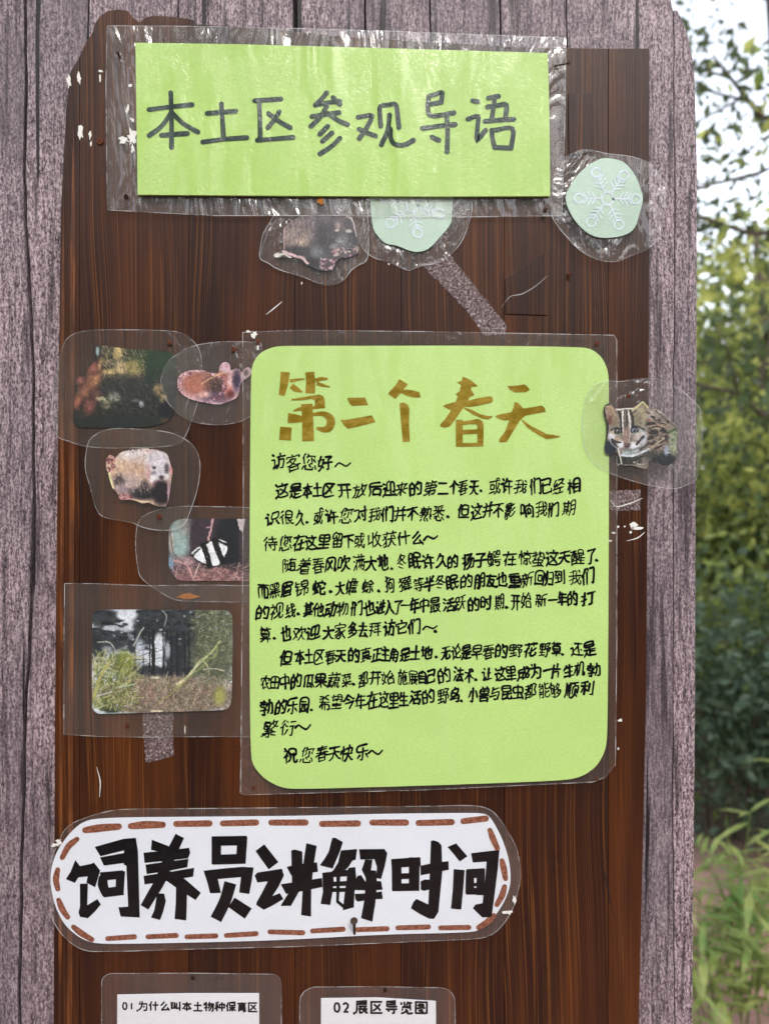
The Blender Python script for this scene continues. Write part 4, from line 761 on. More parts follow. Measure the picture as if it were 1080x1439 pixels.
# --- feeding talk sign
cap = sign('white capsule shaped sign with seven bold black characters inside a border of brown dashes', 'sign', 'talk_time_sign', (395, 1334),
           [(86.7, 1174), (98, 1160), (115.5, 1151), (148, 1141), (184, 1137), (300, 1136), (500, 1134), (600, 1133), (660, 1132), (686, 1137), (700, 1149), (714, 1170), (726, 1194), (731, 1228), (727, 1254), (718, 1281), (702, 1304), (684, 1316), (655, 1320), (540, 1325), (420, 1330), (300, 1333), (200, 1336), (150, 1337), (118, 1335), (93, 1319), (75.5, 1294), (70, 1260), (71, 1215)], -.0030, FILM)
cp_out = [(126.7, 1152), (150, 1150), (184, 1149), (300, 1148), (420, 1147), (540, 1144), (640, 1143), (680, 1143), (690, 1150), (703.6, 1175), (713, 1201), (717, 1224), (716.5, 1246), (707, 1270), (691, 1293), (677, 1305), (662, 1310.5), (540, 1313), (400, 1321), (300, 1324), (200, 1326), (140, 1326.5), (120, 1322), (104, 1312), (89, 1297), (77, 1272), (71.5, 1245), (71.5, 1222), (80, 1196), (97, 1172), (112, 1158)]
cp = slab('paper', chaikin(cp_out), -.0041, .0006, WHITE, cap); yc = -.00425
B1 = lambda p: zp(80, 1160, 4.909, p); B2 = lambda p: zp(280, 1160, 4.909, p); B3 = lambda p: zp(440, 1160, 7.714, p); B4 = lambda p: zp(540, 1140, 5.684, p)
G = lambda zf, z, polys, strokes=(): glyph(zf, z, strokes, polys, BLACK, cp, yc)
G(B1, 4.909, [[(128, 238), (160, 280), (240, 264), (255, 255), (300, 310), (265, 427), (205, 395), (213, 352), (150, 358), (125, 396), (62, 370), (95, 320)],
  [(160, 402), (215, 400), (210, 550), (280, 508), (304, 545), (262, 595), (215, 640), (160, 630), (150, 600), (160, 560)],
  [(262, 148), (460, 92), (545, 85), (560, 180), (572, 635), (440, 628), (425, 565), (492, 560), (480, 278), (462, 270), (464, 172), (300, 212)],
  [(298, 220), (490, 185), (490, 255), (325, 277)]], [([(322, 352), (318, 410), (345, 480)], [62, 70, 60]), ([(300, 352), (460, 338)], 58), ([(440, 315), (432, 480)], [62, 56]), ([(320, 465), (460, 448)], 64)])
G(B1, 4.909, [[(655, 98), (790, 150), (760, 195), (650, 168)], [(598, 188), (760, 172), (912, 154), (920, 190), (905, 226), (760, 244), (605, 258)], [(612, 270), (760, 250), (908, 230), (900, 288), (760, 315), (620, 335)],
  [(598, 348), (780, 320), (948, 292), (940, 352), (780, 380), (605, 407)], [(690, 468), (740, 470), (752, 520), (735, 590), (712, 652), (650, 635), (672, 585), (682, 530)], [(822, 420), (898, 440), (896, 560), (892, 655), (812, 645), (820, 540)]],
  [([(848, 72), (780, 215), (715, 375), (655, 480), (605, 565)], [66, 74, 72, 66, 62]), ([(765, 345), (860, 405), (975, 490)], [70, 84, 62])])
G(B2, 4.909, [[(30, 312), (180, 295), (302, 285), (375, 290), (362, 380), (345, 473), (275, 462), (288, 356), (128, 370), (150, 465), (75, 468), (58, 400)]],
  [([(118, 82), (118, 268)], [64, 66]), ([(298, 78), (286, 262)], 68), ([(85, 108), (328, 104)], 66), ([(95, 236), (312, 230)], 68), ([(215, 395), (178, 520), (115, 648)], [84, 80, 82]), ([(222, 530), (338, 608)], [78, 86])])
G(B2, 4.909, [[(382, 345), (400, 325), (570, 298), (584, 345), (545, 425), (505, 487), (555, 466), (580, 508), (500, 555), (445, 582), (393, 548), (395, 530), (440, 450), (472, 385), (400, 394)],
  [(602, 285), (700, 265), (812, 254), (818, 320), (720, 332), (635, 346)], [(562, 405), (700, 385), (846, 362), (850, 424), (700, 455), (598, 472)], [(634, 172), (660, 166), (710, 180), (714, 400), (680, 470), (632, 555), (560, 555), (600, 490), (640, 430)], [(738, 122), (810, 140), (784, 300), (772, 450), (770, 628), (702, 618), (712, 450), (712, 300)]],
  [([(418, 153), (512, 278)], [76, 84])])
G(B3, 7.714, [[(205, 135), (235, 132), (322, 180), (290, 280), (210, 467), (70, 432), (120, 365), (168, 285)], [(300, 270), (475, 255), (460, 372), (425, 380), (385, 445), (350, 480), (215, 492), (270, 400)],
  [(98, 512), (215, 500), (222, 600), (212, 710), (185, 862), (80, 850), (105, 720)], [(380, 460), (455, 450), (465, 560), (448, 720), (440, 888), (320, 920), (345, 700)],
  [(495, 258), (770, 255), (802, 300), (775, 440), (735, 580), (680, 570), (690, 450), (662, 365), (510, 370)], [(562, 370), (642, 370), (630, 460), (585, 640), (565, 560), (525, 480)],
  [(480, 545), (520, 538), (570, 618), (640, 600), (735, 605), (752, 697), (600, 702), (450, 700), (450, 600)], [(450, 742), (600, 735), (742, 715), (754, 795), (640, 802), (480, 826), (455, 800)], [(575, 480), (682, 490), (690, 640), (672, 850), (640, 1043), (517, 1005), (555, 800)]],
  [([(205, 635), (360, 628)], 52), ([(205, 700), (355, 698)], 44), ([(272, 520), (268, 700), (262, 830)], [44, 34, 30]), ([(258, 820), (330, 880)], 34), ([(205, 525), (385, 515)], 70)])
G(B4, 5.684, [[(285, 435), (400, 412), (511, 398), (513, 468), (400, 490), (288, 512)], [(370, 238), (390, 232), (430, 245), (455, 272), (462, 480), (445, 650), (430, 805), (395, 860), (355, 858), (280, 820), (210, 775), (230, 725), (255, 700), (350, 745), (362, 480)], [(288, 560), (320, 545), (372, 548), (365, 622), (320, 636), (290, 628)]],
  [([(96, 385), (98, 630)], [78, 76]), ([(238, 368), (236, 636)], [86, 84]), ([(55, 418), (288, 402)], 72), ([(90, 520), (250, 516)], 46), ([(62, 608), (270, 605)], 62)])
G(B4, 5.684, [[(502, 285), (572, 256), (662, 360), (600, 402), (550, 340)], [(552, 462), (640, 470), (628, 620), (612, 786), (530, 778), (545, 620)], [(690, 335), (800, 322), (917, 309), (905, 450), (880, 650), (855, 845), (780, 848), (705, 775), (725, 745), (782, 735), (800, 580), (815, 402), (705, 410)]],
  [([(682, 475), (680, 655)], [64, 70]), ([(770, 465), (765, 670)], [64, 68]), ([(655, 500), (800, 492)], 74), ([(655, 588), (780, 584)], 26), ([(650, 640), (790, 638)], 54)])
zc = lambda p: zp(60, 1120, 1.588, p)
DASH = [((95, 74), (130, 69), (170, 66)), ((197, 65), (232, 62), (268, 62)), ((298, 60), (372, 59)), ((402, 59), (476, 57)), ((510, 57), (586, 57)), ((623, 60), (703, 59)), ((735, 57), (810, 57)), ((838, 58), (912, 56)), ((938, 54), (988, 48)),
 ((997, 74), (1005, 95), (1014, 115)), ((1024, 142), (1028, 160), (1032, 182)), ((1030, 200), (1024, 220), (1013, 240)), ((1006, 264), (990, 280), (972, 291)),
 ((145, 316), (205, 312)), ((235, 312), (298, 309)), ((322, 312), (386, 310)), ((410, 309), (476, 305)), ((507, 301), (580, 303)), ((602, 299), (670, 295)), ((702, 296), (768, 294)), ((792, 292), (860, 290)), ((887, 292), (950, 291)),
 ((77, 94), (58, 110), (44, 135)), ((34, 162), (30, 184), (34, 205)), ((36, 230), (44, 250), (56, 268)), ((69, 290), (88, 305), (110, 318))]
for i, d in enumerate(DASH):
    k = Ink(yc, 2e-6); wd = 10.5 if i < 9 else 8.6
    k.stroke(zc(d), [wd * .8, wd * 1.05, wd, wd * .85], cap=6); k.build('stitch_mark', BROWNINK, cp)

# --- info sheets at the foot of the picture
def info(text, film_pts, paper_pts, x0, x1, yc_, size, label, wds, boldw):
    e = sign(label, 'sign', 'info_sheet', (sum(p[0] for p in film_pts) / len(film_pts), 1760), film_pts, -.0016, FILM, False)
    p = slab('paper', paper_pts, -.0025, .0004, SHEET, e); k = Ink(-.00265, 1.1e-5); tot = sum(wds); x = x0
    for ch, wd in zip(text, wds):
        adv = (x1 - x0) * wd / tot; cx = x + adv / 2 if wd > .9 else x + adv * .95; x += adv
        for st in ([[(18, 53), (27, 53)]] if ch == '.' else strokes_of(ch)):
            sc = size / 55
            k.stroke([(cx + (a - 30.5) * sc - (0 if wd > .9 else -size * .16), yc_(cx) + (b - 32) * sc) for a, b in st], boldw * (1.3 if ch == '.' else 1), sm=False, rnd=False)
    k.build('printed_heading', PRINT, p)
def filmtop(x0, x1, yt, r):
    return [(x0, 1760), (x0, yt + r)] + [(x0 + r - r * math.cos(a), yt + r - r * math.sin(a)) for a in (.4, .8, 1.2)] + [(x0 + r, yt - 1), ((x0 + x1) / 2, yt - 1.5), (x1 - r, yt)] + [(x1 - r + r * math.sin(a), yt + r - r * math.cos(a)) for a in (.4, .8, 1.2)] + [(x1, yt + r), (x1 + 2, 1760)]
info("01.为什么叫本土物种保育区", filmtop(143, 395, 1369, 12), [(165, 1398), (265, 1396), (364, 1396), (366, 1740), (163, 1740)], 168, 363, lambda x: 1414 + (x - 168) * .012, 15.4,
     'white printed sheet headed 01, lower left, in a clear laminated pouch', [.62, .62, .4] + [1] * 11, 2.3)
info("02.展区导览图", filmtop(421, 639, 1388, 20), [(451, 1403), (530, 1402), (612, 1407), (615, 1740), (449, 1740)], 463, 602, lambda x: 1416 + (x - 463) * .01, 20,
     'white printed sheet headed 02, lower middle, in a clear pouch with rounded corners', [.62, .62, .42] + [1] * 5, 2.9)

# --- snowflake cards
def snow(cx, cy, r, rot, parent, y):
    k = Ink(y); rr = random.Random(int(cx))
    k.stroke([(cx + .15 * r * math.cos(a), cy + .17 * r * math.sin(a)) for a in np.linspace(0, 6.4, 14)], 2.6)
    for j in range(6):
        a = R(rot + 60 * j + rr.uniform(-6, 6)); u = np.array((math.cos(a), math.sin(a))); v = np.array((-u[1], u[0])); c = np.array((cx, cy))
        k.stroke([c + u * r * .2, c + u * r * .62], 2.4)
        for d, s_ in ((.3, .14), (.42, .17), (.52, .13)):
            k.stroke([c + u * r * (d + .1) + v * r * s_, c + u * r * d, c + u * r * (d + .1) - v * r * s_], 2.2, sm=False)
        o = c + u * r * .74
        k.stroke([o + r * .12 * np.array((math.cos(b), math.sin(b))) for b in np.linspace(0, 6.0, 10)], 2.6)
    k.build('snowflake', SNOWINK, parent)
s1 = sign('pale green snowflake card on the right, fully visible, overlapping the mauve wood edge', 'card', 'snowflake_card', (853, 368),
          zp(780, 210, 7.2, [(60, 110), (170, 40), (270, 0), (400, 15), (520, 40), (780, 75), (980, 150), (1060, 260), (1110, 430), (1090, 700), (1060, 880), (960, 990), (760, 1080), (600, 1135), (420, 1110), (250, 1020), (110, 880), (0, 740), (-40, 640), (-50, 480), (-10, 250)]), -.0056, FILMS, group='snowflake cards')
sp1 = slab('paper', smooth_loop(zp(780, 210, 7.2, [(440, 100), (560, 92), (690, 130), (790, 240), (850, 370), (884, 500), (850, 640), (800, 790), (710, 860), (560, 893), (400, 880), (270, 800), (160, 660), (102, 490), (160, 350), (270, 210)]), 3), -.0066, .0008, PALE, s1)
snow(853, 279, 54, 2, sp1, -.00675)
s2 = sign('pale green snowflake card half tucked under the lime title card', 'card', 'snowflake_card', (576, 380),
          zp(340, 260, 3.176, [(500, -10), (700, -30), (940, -25), (1010, 45), (1025, 110), (990, 230), (940, 300), (880, 345), (800, 360), (740, 382), (690, 360), (650, 342), (590, 325), (545, 290), (510, 230), (490, 150), (480, 60)]), -.0012, FILMS, group='snowflake cards')
sp2 = slab('paper', smooth_loop(zp(340, 260, 3.176, [(575, -20), (760, -40), (925, -20), (936, 130), (925, 180), (880, 235), (830, 285), (780, 298), (740, 290), (690, 270), (640, 260), (600, 220), (582, 180), (572, 80)]), 3), -.0022, .0008, PALE, s2)
snow(579, 288, 54, 20, sp2, -.00235)

# --- animal cutouts and photos
def cut(name, label, at, film_pts, y, fm, pt, outline, group='laminated animal photos', sm=True, zz=None, fsm=True):
    e = sign(label, 'photo', name, at, film_pts, y, fm, fsm, group)
    o = zz(outline) if zz else outline
    print_sheet('photo', pt, smooth_loop(outline, 3) if sm else chaikin(outline, 1), y - .0005, e); return e
# badger curled up, top
z = 6.75; pt = Paint(380, 285, 510, 385, z, (74, 62, 66), 3)
B = lambda x, y: (x - (380 - 355) * z, y - (285 - 275) * z)
def E(cx, cy, rx_, ry_, c, soft=.5, al=1, ang=0):
    pt.ell(*B(cx, cy), rx_, ry_, c, soft, al, ang)
E(480, 330, 190, 130, (128, 108, 106), .8); E(420, 400, 130, 110, (150, 128, 118), .9); E(470, 440, 60, 35, (190, 165, 142), 1); E(620, 240, 130, 70, (96, 84, 92), .8)
E(680, 380, 110, 120, (46, 40, 46), .8); E(410, 530, 120, 50, (42, 38, 42), .9); E(620, 560, 100, 90, (70, 72, 80), 1); E(600, 530, 50, 50, (110, 112, 118), 1); E(560, 640, 110, 50, (36, 32, 38), .8)
E(860, 250, 80, 70, (92, 78, 78), .8); E(900, 270, 40, 50, (58, 48, 50), .7); E(860, 430, 80, 60, (84, 88, 88), .8); E(940, 400, 40, 90, (46, 40, 48), .7)
off = (B(0, 0)[0], B(0, 0)[1])
pt.hairs(700, (0, 0, 420, 330), lambda x, y: 60 + x * .12, 34, 5, [(165, 148, 145), (190, 170, 160), (60, 50, 56), (110, 90, 92)], .45)
pt.hairs(500, (180, 60, 600, 470), lambda x, y: 80 + x * .05, 30, 5, [(30, 26, 32), (84, 76, 84), (130, 120, 126), (50, 44, 50)], .45)
E(805, 285, 24, 38, (170, 146, 142), .9, .8); E(800, 330, 22, 11, (210, 202, 190), .7, .85); E(912, 335, 30, 17, (214, 208, 192), .7, .85); E(775, 480, 38, 26, (140, 146, 144), .9, .8); E(820, 430, 22, 14, (160, 166, 166), .9, .8); E(865, 510, 18, 15, (214, 180, 180), .8, .8); pt.hairs(160, (B(730, 0)[0], B(0, 390)[1], B(960, 0)[0], B(0, 540)[1]), -30, 22, 5, [(170, 174, 172), (50, 46, 50), (110, 110, 112), (90, 70, 76)], .6, 60)
E(985, 510, 16, 32, (190, 178, 154), .8, .8); E(230, 565, 40, 22, (222, 218, 208), .4)
pt.line([B(290, 530), B(400, 570), B(470, 590), B(520, 640)], 26, (215, 178, 180)); pt.line([B(205, 565), B(300, 555), B(360, 590)], 20, (214, 206, 198))
pt.line([B(300, 290), B(292, 400), B(300, 500)], 16, (190, 160, 162), .8); pt.line([B(890, 190), B(950, 240), B(985, 380)], 16, (214, 200, 196), .8)
pt.dots(60, (B(640, 0)[0], B(0, 600)[1], B(900, 0)[0], B(0, 700)[1]), 13, [(160, 110, 126), (70, 36, 50), (210, 180, 190)]); pt.dots(36, (B(760, 0)[0], B(0, 500)[1], B(1000, 0)[0], B(0, 570)[1]), 12, [(190, 130, 140), (60, 40, 50), (220, 205, 190)])
pt.grain(7); pt.finish()
badger = cut('animal_cutout', 'furry grey brown curled animal cutout hanging just below the lime title card', (440, 400), zp(355, 275, z, [(330, 0), (560, -20), (850, -20), (1050, 10), (1090, 200), (1100, 450), (1080, 610), (1000, 660), (930, 712), (870, 790), (770, 845), (640, 835), (480, 772), (250, 700), (150, 640), (68, 585), (85, 420), (110, 340), (200, 190)]), -.0022, FILMS, pt,
   [B(*p) for p in [(300, 300), (360, 250), (440, 200), (560, 170), (700, 165), (850, 165), (900, 170), (945, 215), (975, 300), (990, 400), (1008, 450), (1003, 540), (940, 575), (880, 590), (830, 590), (790, 640), (760, 700), (660, 712), (560, 680), (500, 650), (440, 600), (340, 590), (215, 585), (206, 552), (290, 500), (285, 400)]])
# dark photo
z = 6.353; pt = Paint(98, 482, 250, 603, z, (30, 34, 30), 5); B = lambda x, y: (x - (98 - 90) * z, y - (482 - 470) * z)
E(800, 230, 260, 130, (34, 58, 36), .6); E(640, 420, 300, 80, (52, 50, 46), 1)
for cx, cy, rx_, ry_, c in [(190, 500, 58, 82, (150, 94, 66)), (272, 400, 66, 86, (172, 112, 74)), (228, 640, 45, 66, (126, 70, 60)), (118, 600, 34, 62, (156, 92, 62)), (140, 410, 44, 34, (140, 84, 72)), (260, 300, 50, 50, (150, 86, 72)), (300, 540, 50, 50, (90, 60, 48)), (330, 260, 26, 60, (196, 150, 96))]:
    E(cx, cy, rx_ + 16, ry_ + 16, (70, 38, 36), .5, .8); E(cx, cy, rx_ * .9, ry_ * .95, c, 1.0, .9, 15); E(cx + 8, cy - 6, rx_ * .4, ry_ * .7, tuple(min(255, v + 14) for v in c), 1.2, .5, 20)
pt.hairs(260, (0, B(0, 220)[1], B(380, 0)[0], B(0, 760)[1]), 70, 44, 7, [(110, 66, 46), (70, 40, 32), (150, 100, 70), (46, 30, 26)], .35, 40); E(480, 165, 42, 62, (228, 198, 126), .7); E(520, 300, 66, 60, (216, 188, 136), .9); E(620, 310, 62, 80, (150, 138, 76), 1); E(410, 330, 60, 26, (222, 190, 120), .8); E(380, 170, 60, 60, (44, 46, 36), .8); E(380, 280, 40, 40, (50, 44, 36), .9)
pt.hairs(500, (B(330, 0)[0], 0, B(720, 0)[0], B(0, 380)[1]), 60, 46, 6, [(225, 200, 150), (170, 140, 90), (60, 54, 40), (140, 130, 70)], .4, 30)
E(600, 480, 240, 110, (44, 44, 42), .7); E(450, 560, 52, 42, (166, 164, 146), .9); E(380, 620, 36, 46, (158, 152, 112), .9); E(340, 575, 50, 18, (190, 180, 140), .9); E(690, 620, 20, 30, (176, 180, 186), .7); E(640, 590, 40, 14, (110, 115, 110), .9)
E(840, 490, 44, 56, (178, 146, 92), .9); E(890, 575, 32, 50, (196, 166, 112), .9); E(780, 380, 60, 80, (34, 52, 40), .9)
pt.hairs(700, (B(300, 0)[0], B(0, 380)[1], B(900, 0)[0], B(0, 720)[1]), lambda x, y: 20 + x * .05, 50, 6, [(28, 30, 30), (84, 84, 78), (16, 20, 20), (64, 66, 58)], .45, 30)
E(920, 670, 70, 80, (8, 12, 24), .6); E(900, 775, 54, 24, (120, 72, 40), .8); E(500, 780, 420, 60, (26, 34, 32), .6); E(300, 150, 16, 40, (150, 170, 170), .8)
pt.grain(6); pt.finish()
cut('animal_photo', 'large dark photo of a brown and black furry animal, leftmost, with orange netting pattern', (175, 620), zp(0, 430, 3, [(300, 125), (345, 108), (420, 101), (600, 101), (740, 108), (800, 135), (845, 200), (850, 330), (820, 450), (780, 550), (740, 585), (600, 597), (400, 596), (290, 570), (235, 535), (222, 400), (245, 250), (270, 160)]), -.0004, FILM, pt,
   [B(*p) for p in [(262, 112), (310, 94), (400, 104), (560, 125), (740, 138), (900, 150), (965, 165), (1005, 225), (1005, 450), (1000, 600), (985, 700), (940, 765), (880, 800), (740, 828), (560, 832), (400, 836), (130, 834), (90, 805), (80, 760), (86, 660), (100, 500), (98, 410), (190, 330), (285, 225), (280, 170)]], sm=False)
# squirrel-like cutout
z = 7.2; pt = Paint(245, 505, 356, 573, z, (206, 166, 172), 7); B = lambda x, y: (x - 25 * z, y - 35 * z)
E(410, 500, 160, 120, (168, 96, 80), .6); E(400, 480, 90, 70, (186, 108, 88), 1); E(560, 430, 110, 60, (150, 96, 84), .9); E(600, 530, 90, 100, (64, 44, 42), .9); E(560, 630, 110, 50, (100, 74, 100), .9); E(480, 605, 60, 30, (228, 176, 168), .9); E(670, 630, 80, 50, (86, 60, 84), .9)
E(720, 520, 42, 110, (206, 120, 110), .9); E(750, 600, 40, 40, (110, 40, 40), .9); E(810, 460, 42, 110, (54, 40, 72), .7); E(700, 330, 52, 52, (206, 166, 184), .5); E(660, 410, 60, 30, (170, 100, 90), .8); E(740, 470, 20, 60, (230, 190, 190), .8)
pt.hairs(500, (30, 20, 640, 420), 15, 28, 5, [(150, 80, 66), (205, 130, 104), (120, 70, 60), (226, 180, 160)], .4, 60)
for k in range(150):
    a = k * .042; pt.dots(1, (B(450 + 235 * math.cos(a), 0)[0] - 20, B(0, 525 + 160 * math.sin(a))[1] - 16, B(450 + 235 * math.cos(a), 0)[0] + 20, B(0, 525 + 160 * math.sin(a))[1] + 16), 9, [(80, 40, 66), (220, 170, 185), (130, 70, 90), (235, 200, 205)])
pt.line([B(450, 505), B(560, 435), B(690, 380)], 9, (232, 196, 146)); pt.line([B(860, 420), B(930, 350), B(945, 380), B(900, 430), B(860, 440)], 12, (200, 180, 184)); E(905, 385, 24, 34, (112, 92, 92), .5)
pt.grain(8); pt.finish()
cut('animal_cutout', 'pinkish brown animal cutout with round ears in an oval film, left of the letter heading', (300, 596), zp(220, 470, z, [(215, 200), (300, 145), (420, 105), (600, 78), (800, 72), (960, 80), (1060, 110), (1060, 500), (1050, 760), (940, 830), (820, 890), (640, 914), (480, 905), (340, 870), (220, 800), (110, 680), (50, 540), (48, 440), (90, 310), (150, 240)]), -.0018, FILMS, pt,
   [B(*p) for p in [(210, 480), (220, 430), (260, 390), (330, 362), (460, 355), (560, 392), (630, 392), (634, 330), (660, 290), (702, 274), (742, 300), (750, 370), (790, 345), (840, 345), (858, 390), (895, 340), (930, 328), (962, 350), (962, 400), (920, 440), (870, 468), (845, 520), (840, 580), (815, 640), (760, 668), (690, 695), (620, 712), (480, 690), (350, 660), (260, 610), (212, 550)]], sm=False)
# pale badger cutout
z = 6.75; pt = Paint(147, 627, 245, 714, z, (198, 164, 140), 9); B = lambda x, y: (x - 27 * z, y - 27 * z)
E(480, 300, 190, 100, (226, 216, 216), .8); E(320, 390, 90, 90, (222, 182, 148), 1); E(480, 410, 130, 90, (204, 162, 130), 1); E(430, 540, 110, 90, (176, 152, 152), 1); E(320, 510, 52, 60, (48, 40, 46), .8); E(360, 590, 80, 40, (150, 126, 134), 1)
E(560, 630, 140, 62, (32, 30, 36), .7); E(570, 560, 42, 50, (34, 30, 36), .9)
pt.hairs(700, (40, 60, 440, 430), lambda x, y: 75 + x * .02, 36, 5, [(230, 205, 180), (170, 130, 106), (214, 200, 200), (150, 120, 110)], .4, 15)
E(695, 360, 112, 150, (214, 206, 214), .5); E(620, 300, 14, 30, (138, 130, 140), .9, .8); E(652, 385, 20, 17, (74, 64, 76), .9, .9); E(652, 388, 9, 9, (30, 24, 30), .6); E(772, 396, 20, 54, (60, 50, 60), .9, .9); E(640, 300, 30, 50, (176, 166, 174), .9, .6); E(648, 440, 26, 22, (128, 122, 136), .9); E(655, 490, 56, 40, (238, 232, 235), .8); E(765, 470, 26, 26, (232, 226, 232), .7); E(722, 478, 26, 22, (70, 50, 60), .7); pt.hairs(220, (B(590, 0)[0], B(0, 230)[1], B(800, 0)[0], B(0, 520)[1]), 80, 26, 4, [(236, 230, 234), (176, 166, 172), (206, 190, 186)], .35, 25)
E(600, 440, 20, 90, (206, 160, 156), .9); E(690, 540, 50, 30, (150, 106, 116), .8)
E(725, 625, 88, 120, (28, 20, 30), .5); E(815, 410, 16, 44, (216, 146, 142), .6); E(790, 600, 12, 110, (190, 150, 160), .7)
pt.line([B(230, 440), B(240, 500), B(265, 585)], 24, (234, 226, 164)); E(360, 662, 66, 30, (184, 124, 124), .7); pt.line([B(450, 690), B(520, 705), B(600, 712)], 20, (226, 196, 160)); E(270, 620, 40, 30, (160, 120, 120), .8)
pt.dots(70, (B(200, 0)[0], B(0, 260)[1], B(280, 0)[0], B(0, 430)[1]), 12, [(110, 50, 60), (200, 130, 120), (70, 40, 40), (220, 170, 160)]); pt.dots(40, (B(330, 0)[0], B(0, 205)[1], B(780, 0)[0], B(0, 235)[1]), 9, [(120, 80, 80), (230, 190, 190), (70, 50, 50)]); pt.dots(30, (B(310, 0)[0], B(0, 640)[1], B(450, 0)[0], B(0, 695)[1]), 10, [(110, 50, 60), (210, 150, 150)])
pt.grain(7); pt.finish()
cut('animal_cutout', 'pale tan plump badger like cutout facing right, below the dark netting photo', (200, 742), zp(0, 430, 3, [(370, 585), (400, 545), (470, 518), (600, 520), (720, 535), (800, 575), (835, 625), (844, 690), (830, 780), (800, 870), (780, 915), (740, 940), (680, 946), (610, 935), (550, 912), (440, 890), (405, 850), (380, 760), (360, 680)]), -.0030, FILM, pt,
   [B(*p) for p in [(330, 240), (440, 210), (600, 200), (740, 232), (782, 262), (800, 330), (832, 420), (815, 500), (810, 580), (780, 755), (700, 757), (640, 735), (600, 715), (540, 730), (480, 700), (430, 690), (330, 697), (300, 620), (262, 590), (235, 520), (215, 440), (198, 390), (198, 300), (232, 258), (262, 275), (290, 290)]], sm=False)
# striped black and white photo
z = 7.714; pt = Paint(235, 725, 372, 818, z, (54, 42, 52), 11); B = lambda x, y: (x - 15 * z, y - 15 * z)
E(250, 350, 120, 260, (150, 176, 172), .6); E(330, 220, 90, 100, (150, 150, 146), .9); E(480, 300, 130, 260, (58, 44, 56), .6); E(790, 380, 150, 290, (20, 24, 34), .4); E(960, 420, 70, 240, (70, 52, 58), .8)
pt.poly([B(*p) for p in [(870, 150), (960, 150), (930, 300), (905, 260)]], (200, 186, 190)); E(150, 620, 40, 70, (124, 160, 184), .8); E(190, 780, 50, 60, (36, 48, 60), .8); E(160, 400, 20, 120, (190, 180, 165), .8)
E(560, 800, 500, 110, (142, 96, 98), .5); E(330, 620, 90, 60, (150, 120, 124), .9)
pt.hairs(420, (B(200, 0)[0], B(0, 640)[1], 1040, B(0, 820)[1]), 0, 60, 7, [(196, 140, 134), (90, 60, 66), (214, 170, 158), (60, 44, 50)], .6, 50)
pt.hairs(40, (B(140, 0)[0], B(0, 540)[1], B(460, 0)[0], B(0, 700)[1]), 60, 120, 8, [(206, 160, 156), (110, 90, 96), (180, 150, 150)], .7, 50)
pt.line([B(180, 600), B(320, 640), B(400, 800)], 20, (216, 160, 160)); pt.line([B(470, 620), B(400, 800)], 12, (206, 180, 170)); pt.line([B(150, 260), B(180, 500), B(290, 620)], 12, (120, 96, 90)); pt.line([B(612, 150), B(590, 260), B(560, 385)], 20, (206, 156, 158)); pt.line([B(545, 235), B(590, 235)], 12, (206, 156, 158)); pt.line([B(900, 620), B(870, 730), B(840, 800)], 10, (180, 160, 150)); pt.line([B(352, 240), B(345, 500)], 5, (190, 190, 180), .6)
eye = smooth_loop([B(*p) for p in [(385, 525), (465, 455), (545, 400), (640, 372), (700, 375), (755, 410), (775, 465), (745, 560), (685, 645), (620, 665), (540, 645), (440, 600)]], 4)
pt.poly(eye, (238, 240, 246)); pt.line(eye + [eye[0]], 15, (16, 16, 20))
pt.line([B(505, 430), B(545, 530), B(575, 655)], 62, (14, 14, 18)); pt.line([B(630, 380), B(665, 490), B(718, 610)], 64, (14, 14, 18)); pt.line([B(395, 545), B(480, 455), B(560, 400)], 20, (14, 14, 18)); pt.line([B(640, 370), B(700, 400), B(760, 430)], 26, (14, 14, 18)); pt.line([B(385, 520), B(430, 480), B(470, 455)], 16, (236, 238, 240)); pt.line([B(680, 372), B(750, 402)], 14, (226, 228, 232)); pt.dots(3, (B(530, 0)[0], B(0, 500)[1], B(690, 0)[0], B(0, 570)[1]), 7, [(230, 230, 230)])
pt.grain(6); pt.finish()
cut('animal_photo', 'dark photo with a bold black and white striped oval, left edge of the letter', (270, 840), zp(0, 430, 3, [(580, 925), (600, 890), (660, 862), (760, 845), (900, 846), (1040, 850), (1075, 870), (1075, 1000), (1075, 1150), (1060, 1240), (900, 1246), (760, 1242), (690, 1215), (600, 1150), (580, 1090), (572, 1000)]), -.0006, FILM, pt,
   [B(*p) for p in [(130, 270), (145, 230), (175, 190), (225, 160), (280, 147), (340, 142), (700, 145), (1060, 148), (1100, 160), (1100, 800), (1060, 822), (640, 820), (240, 822), (195, 770), (150, 715), (132, 640), (130, 480)]], sm=False)
# woodland photo
z = 4.8; pt = Paint(127, 855, 328, 1004, z, (206, 214, 222), 13, 1.35); B = lambda x, y: (x - 12 * z, y - 10 * z)
for cx, cy, rx_, ry_ in [(150, 110, 110, 60), (180, 250, 150, 90), (100, 330, 60, 90), (480, 120, 130, 90), (440, 210, 100, 90), (680, 160, 190, 130), (880, 180, 160, 170), (620, 330, 70, 150), (730, 370, 110, 150), (880, 370, 160, 170), (430, 480, 160, 50), (650, 480, 150, 40), (340, 300, 30, 50)]:
    E(cx, cy, rx_, ry_, (40, 46, 54) if cx < 800 else (86, 92, 72), .35, .92)
for _ in range(200):
    x, y = pt.rng.uniform(70, 780), pt.rng.uniform(60, 330)
    if 230 < x < 380 and y < 130: continue
    E(x, y, pt.rng.uniform(8, 34), pt.rng.uniform(4, 12), [(30, 36, 42), (52, 60, 56), (70, 78, 70), (26, 30, 36)][pt.rng.integers(4)], .4, .8, pt.rng.uniform(-20, 20))
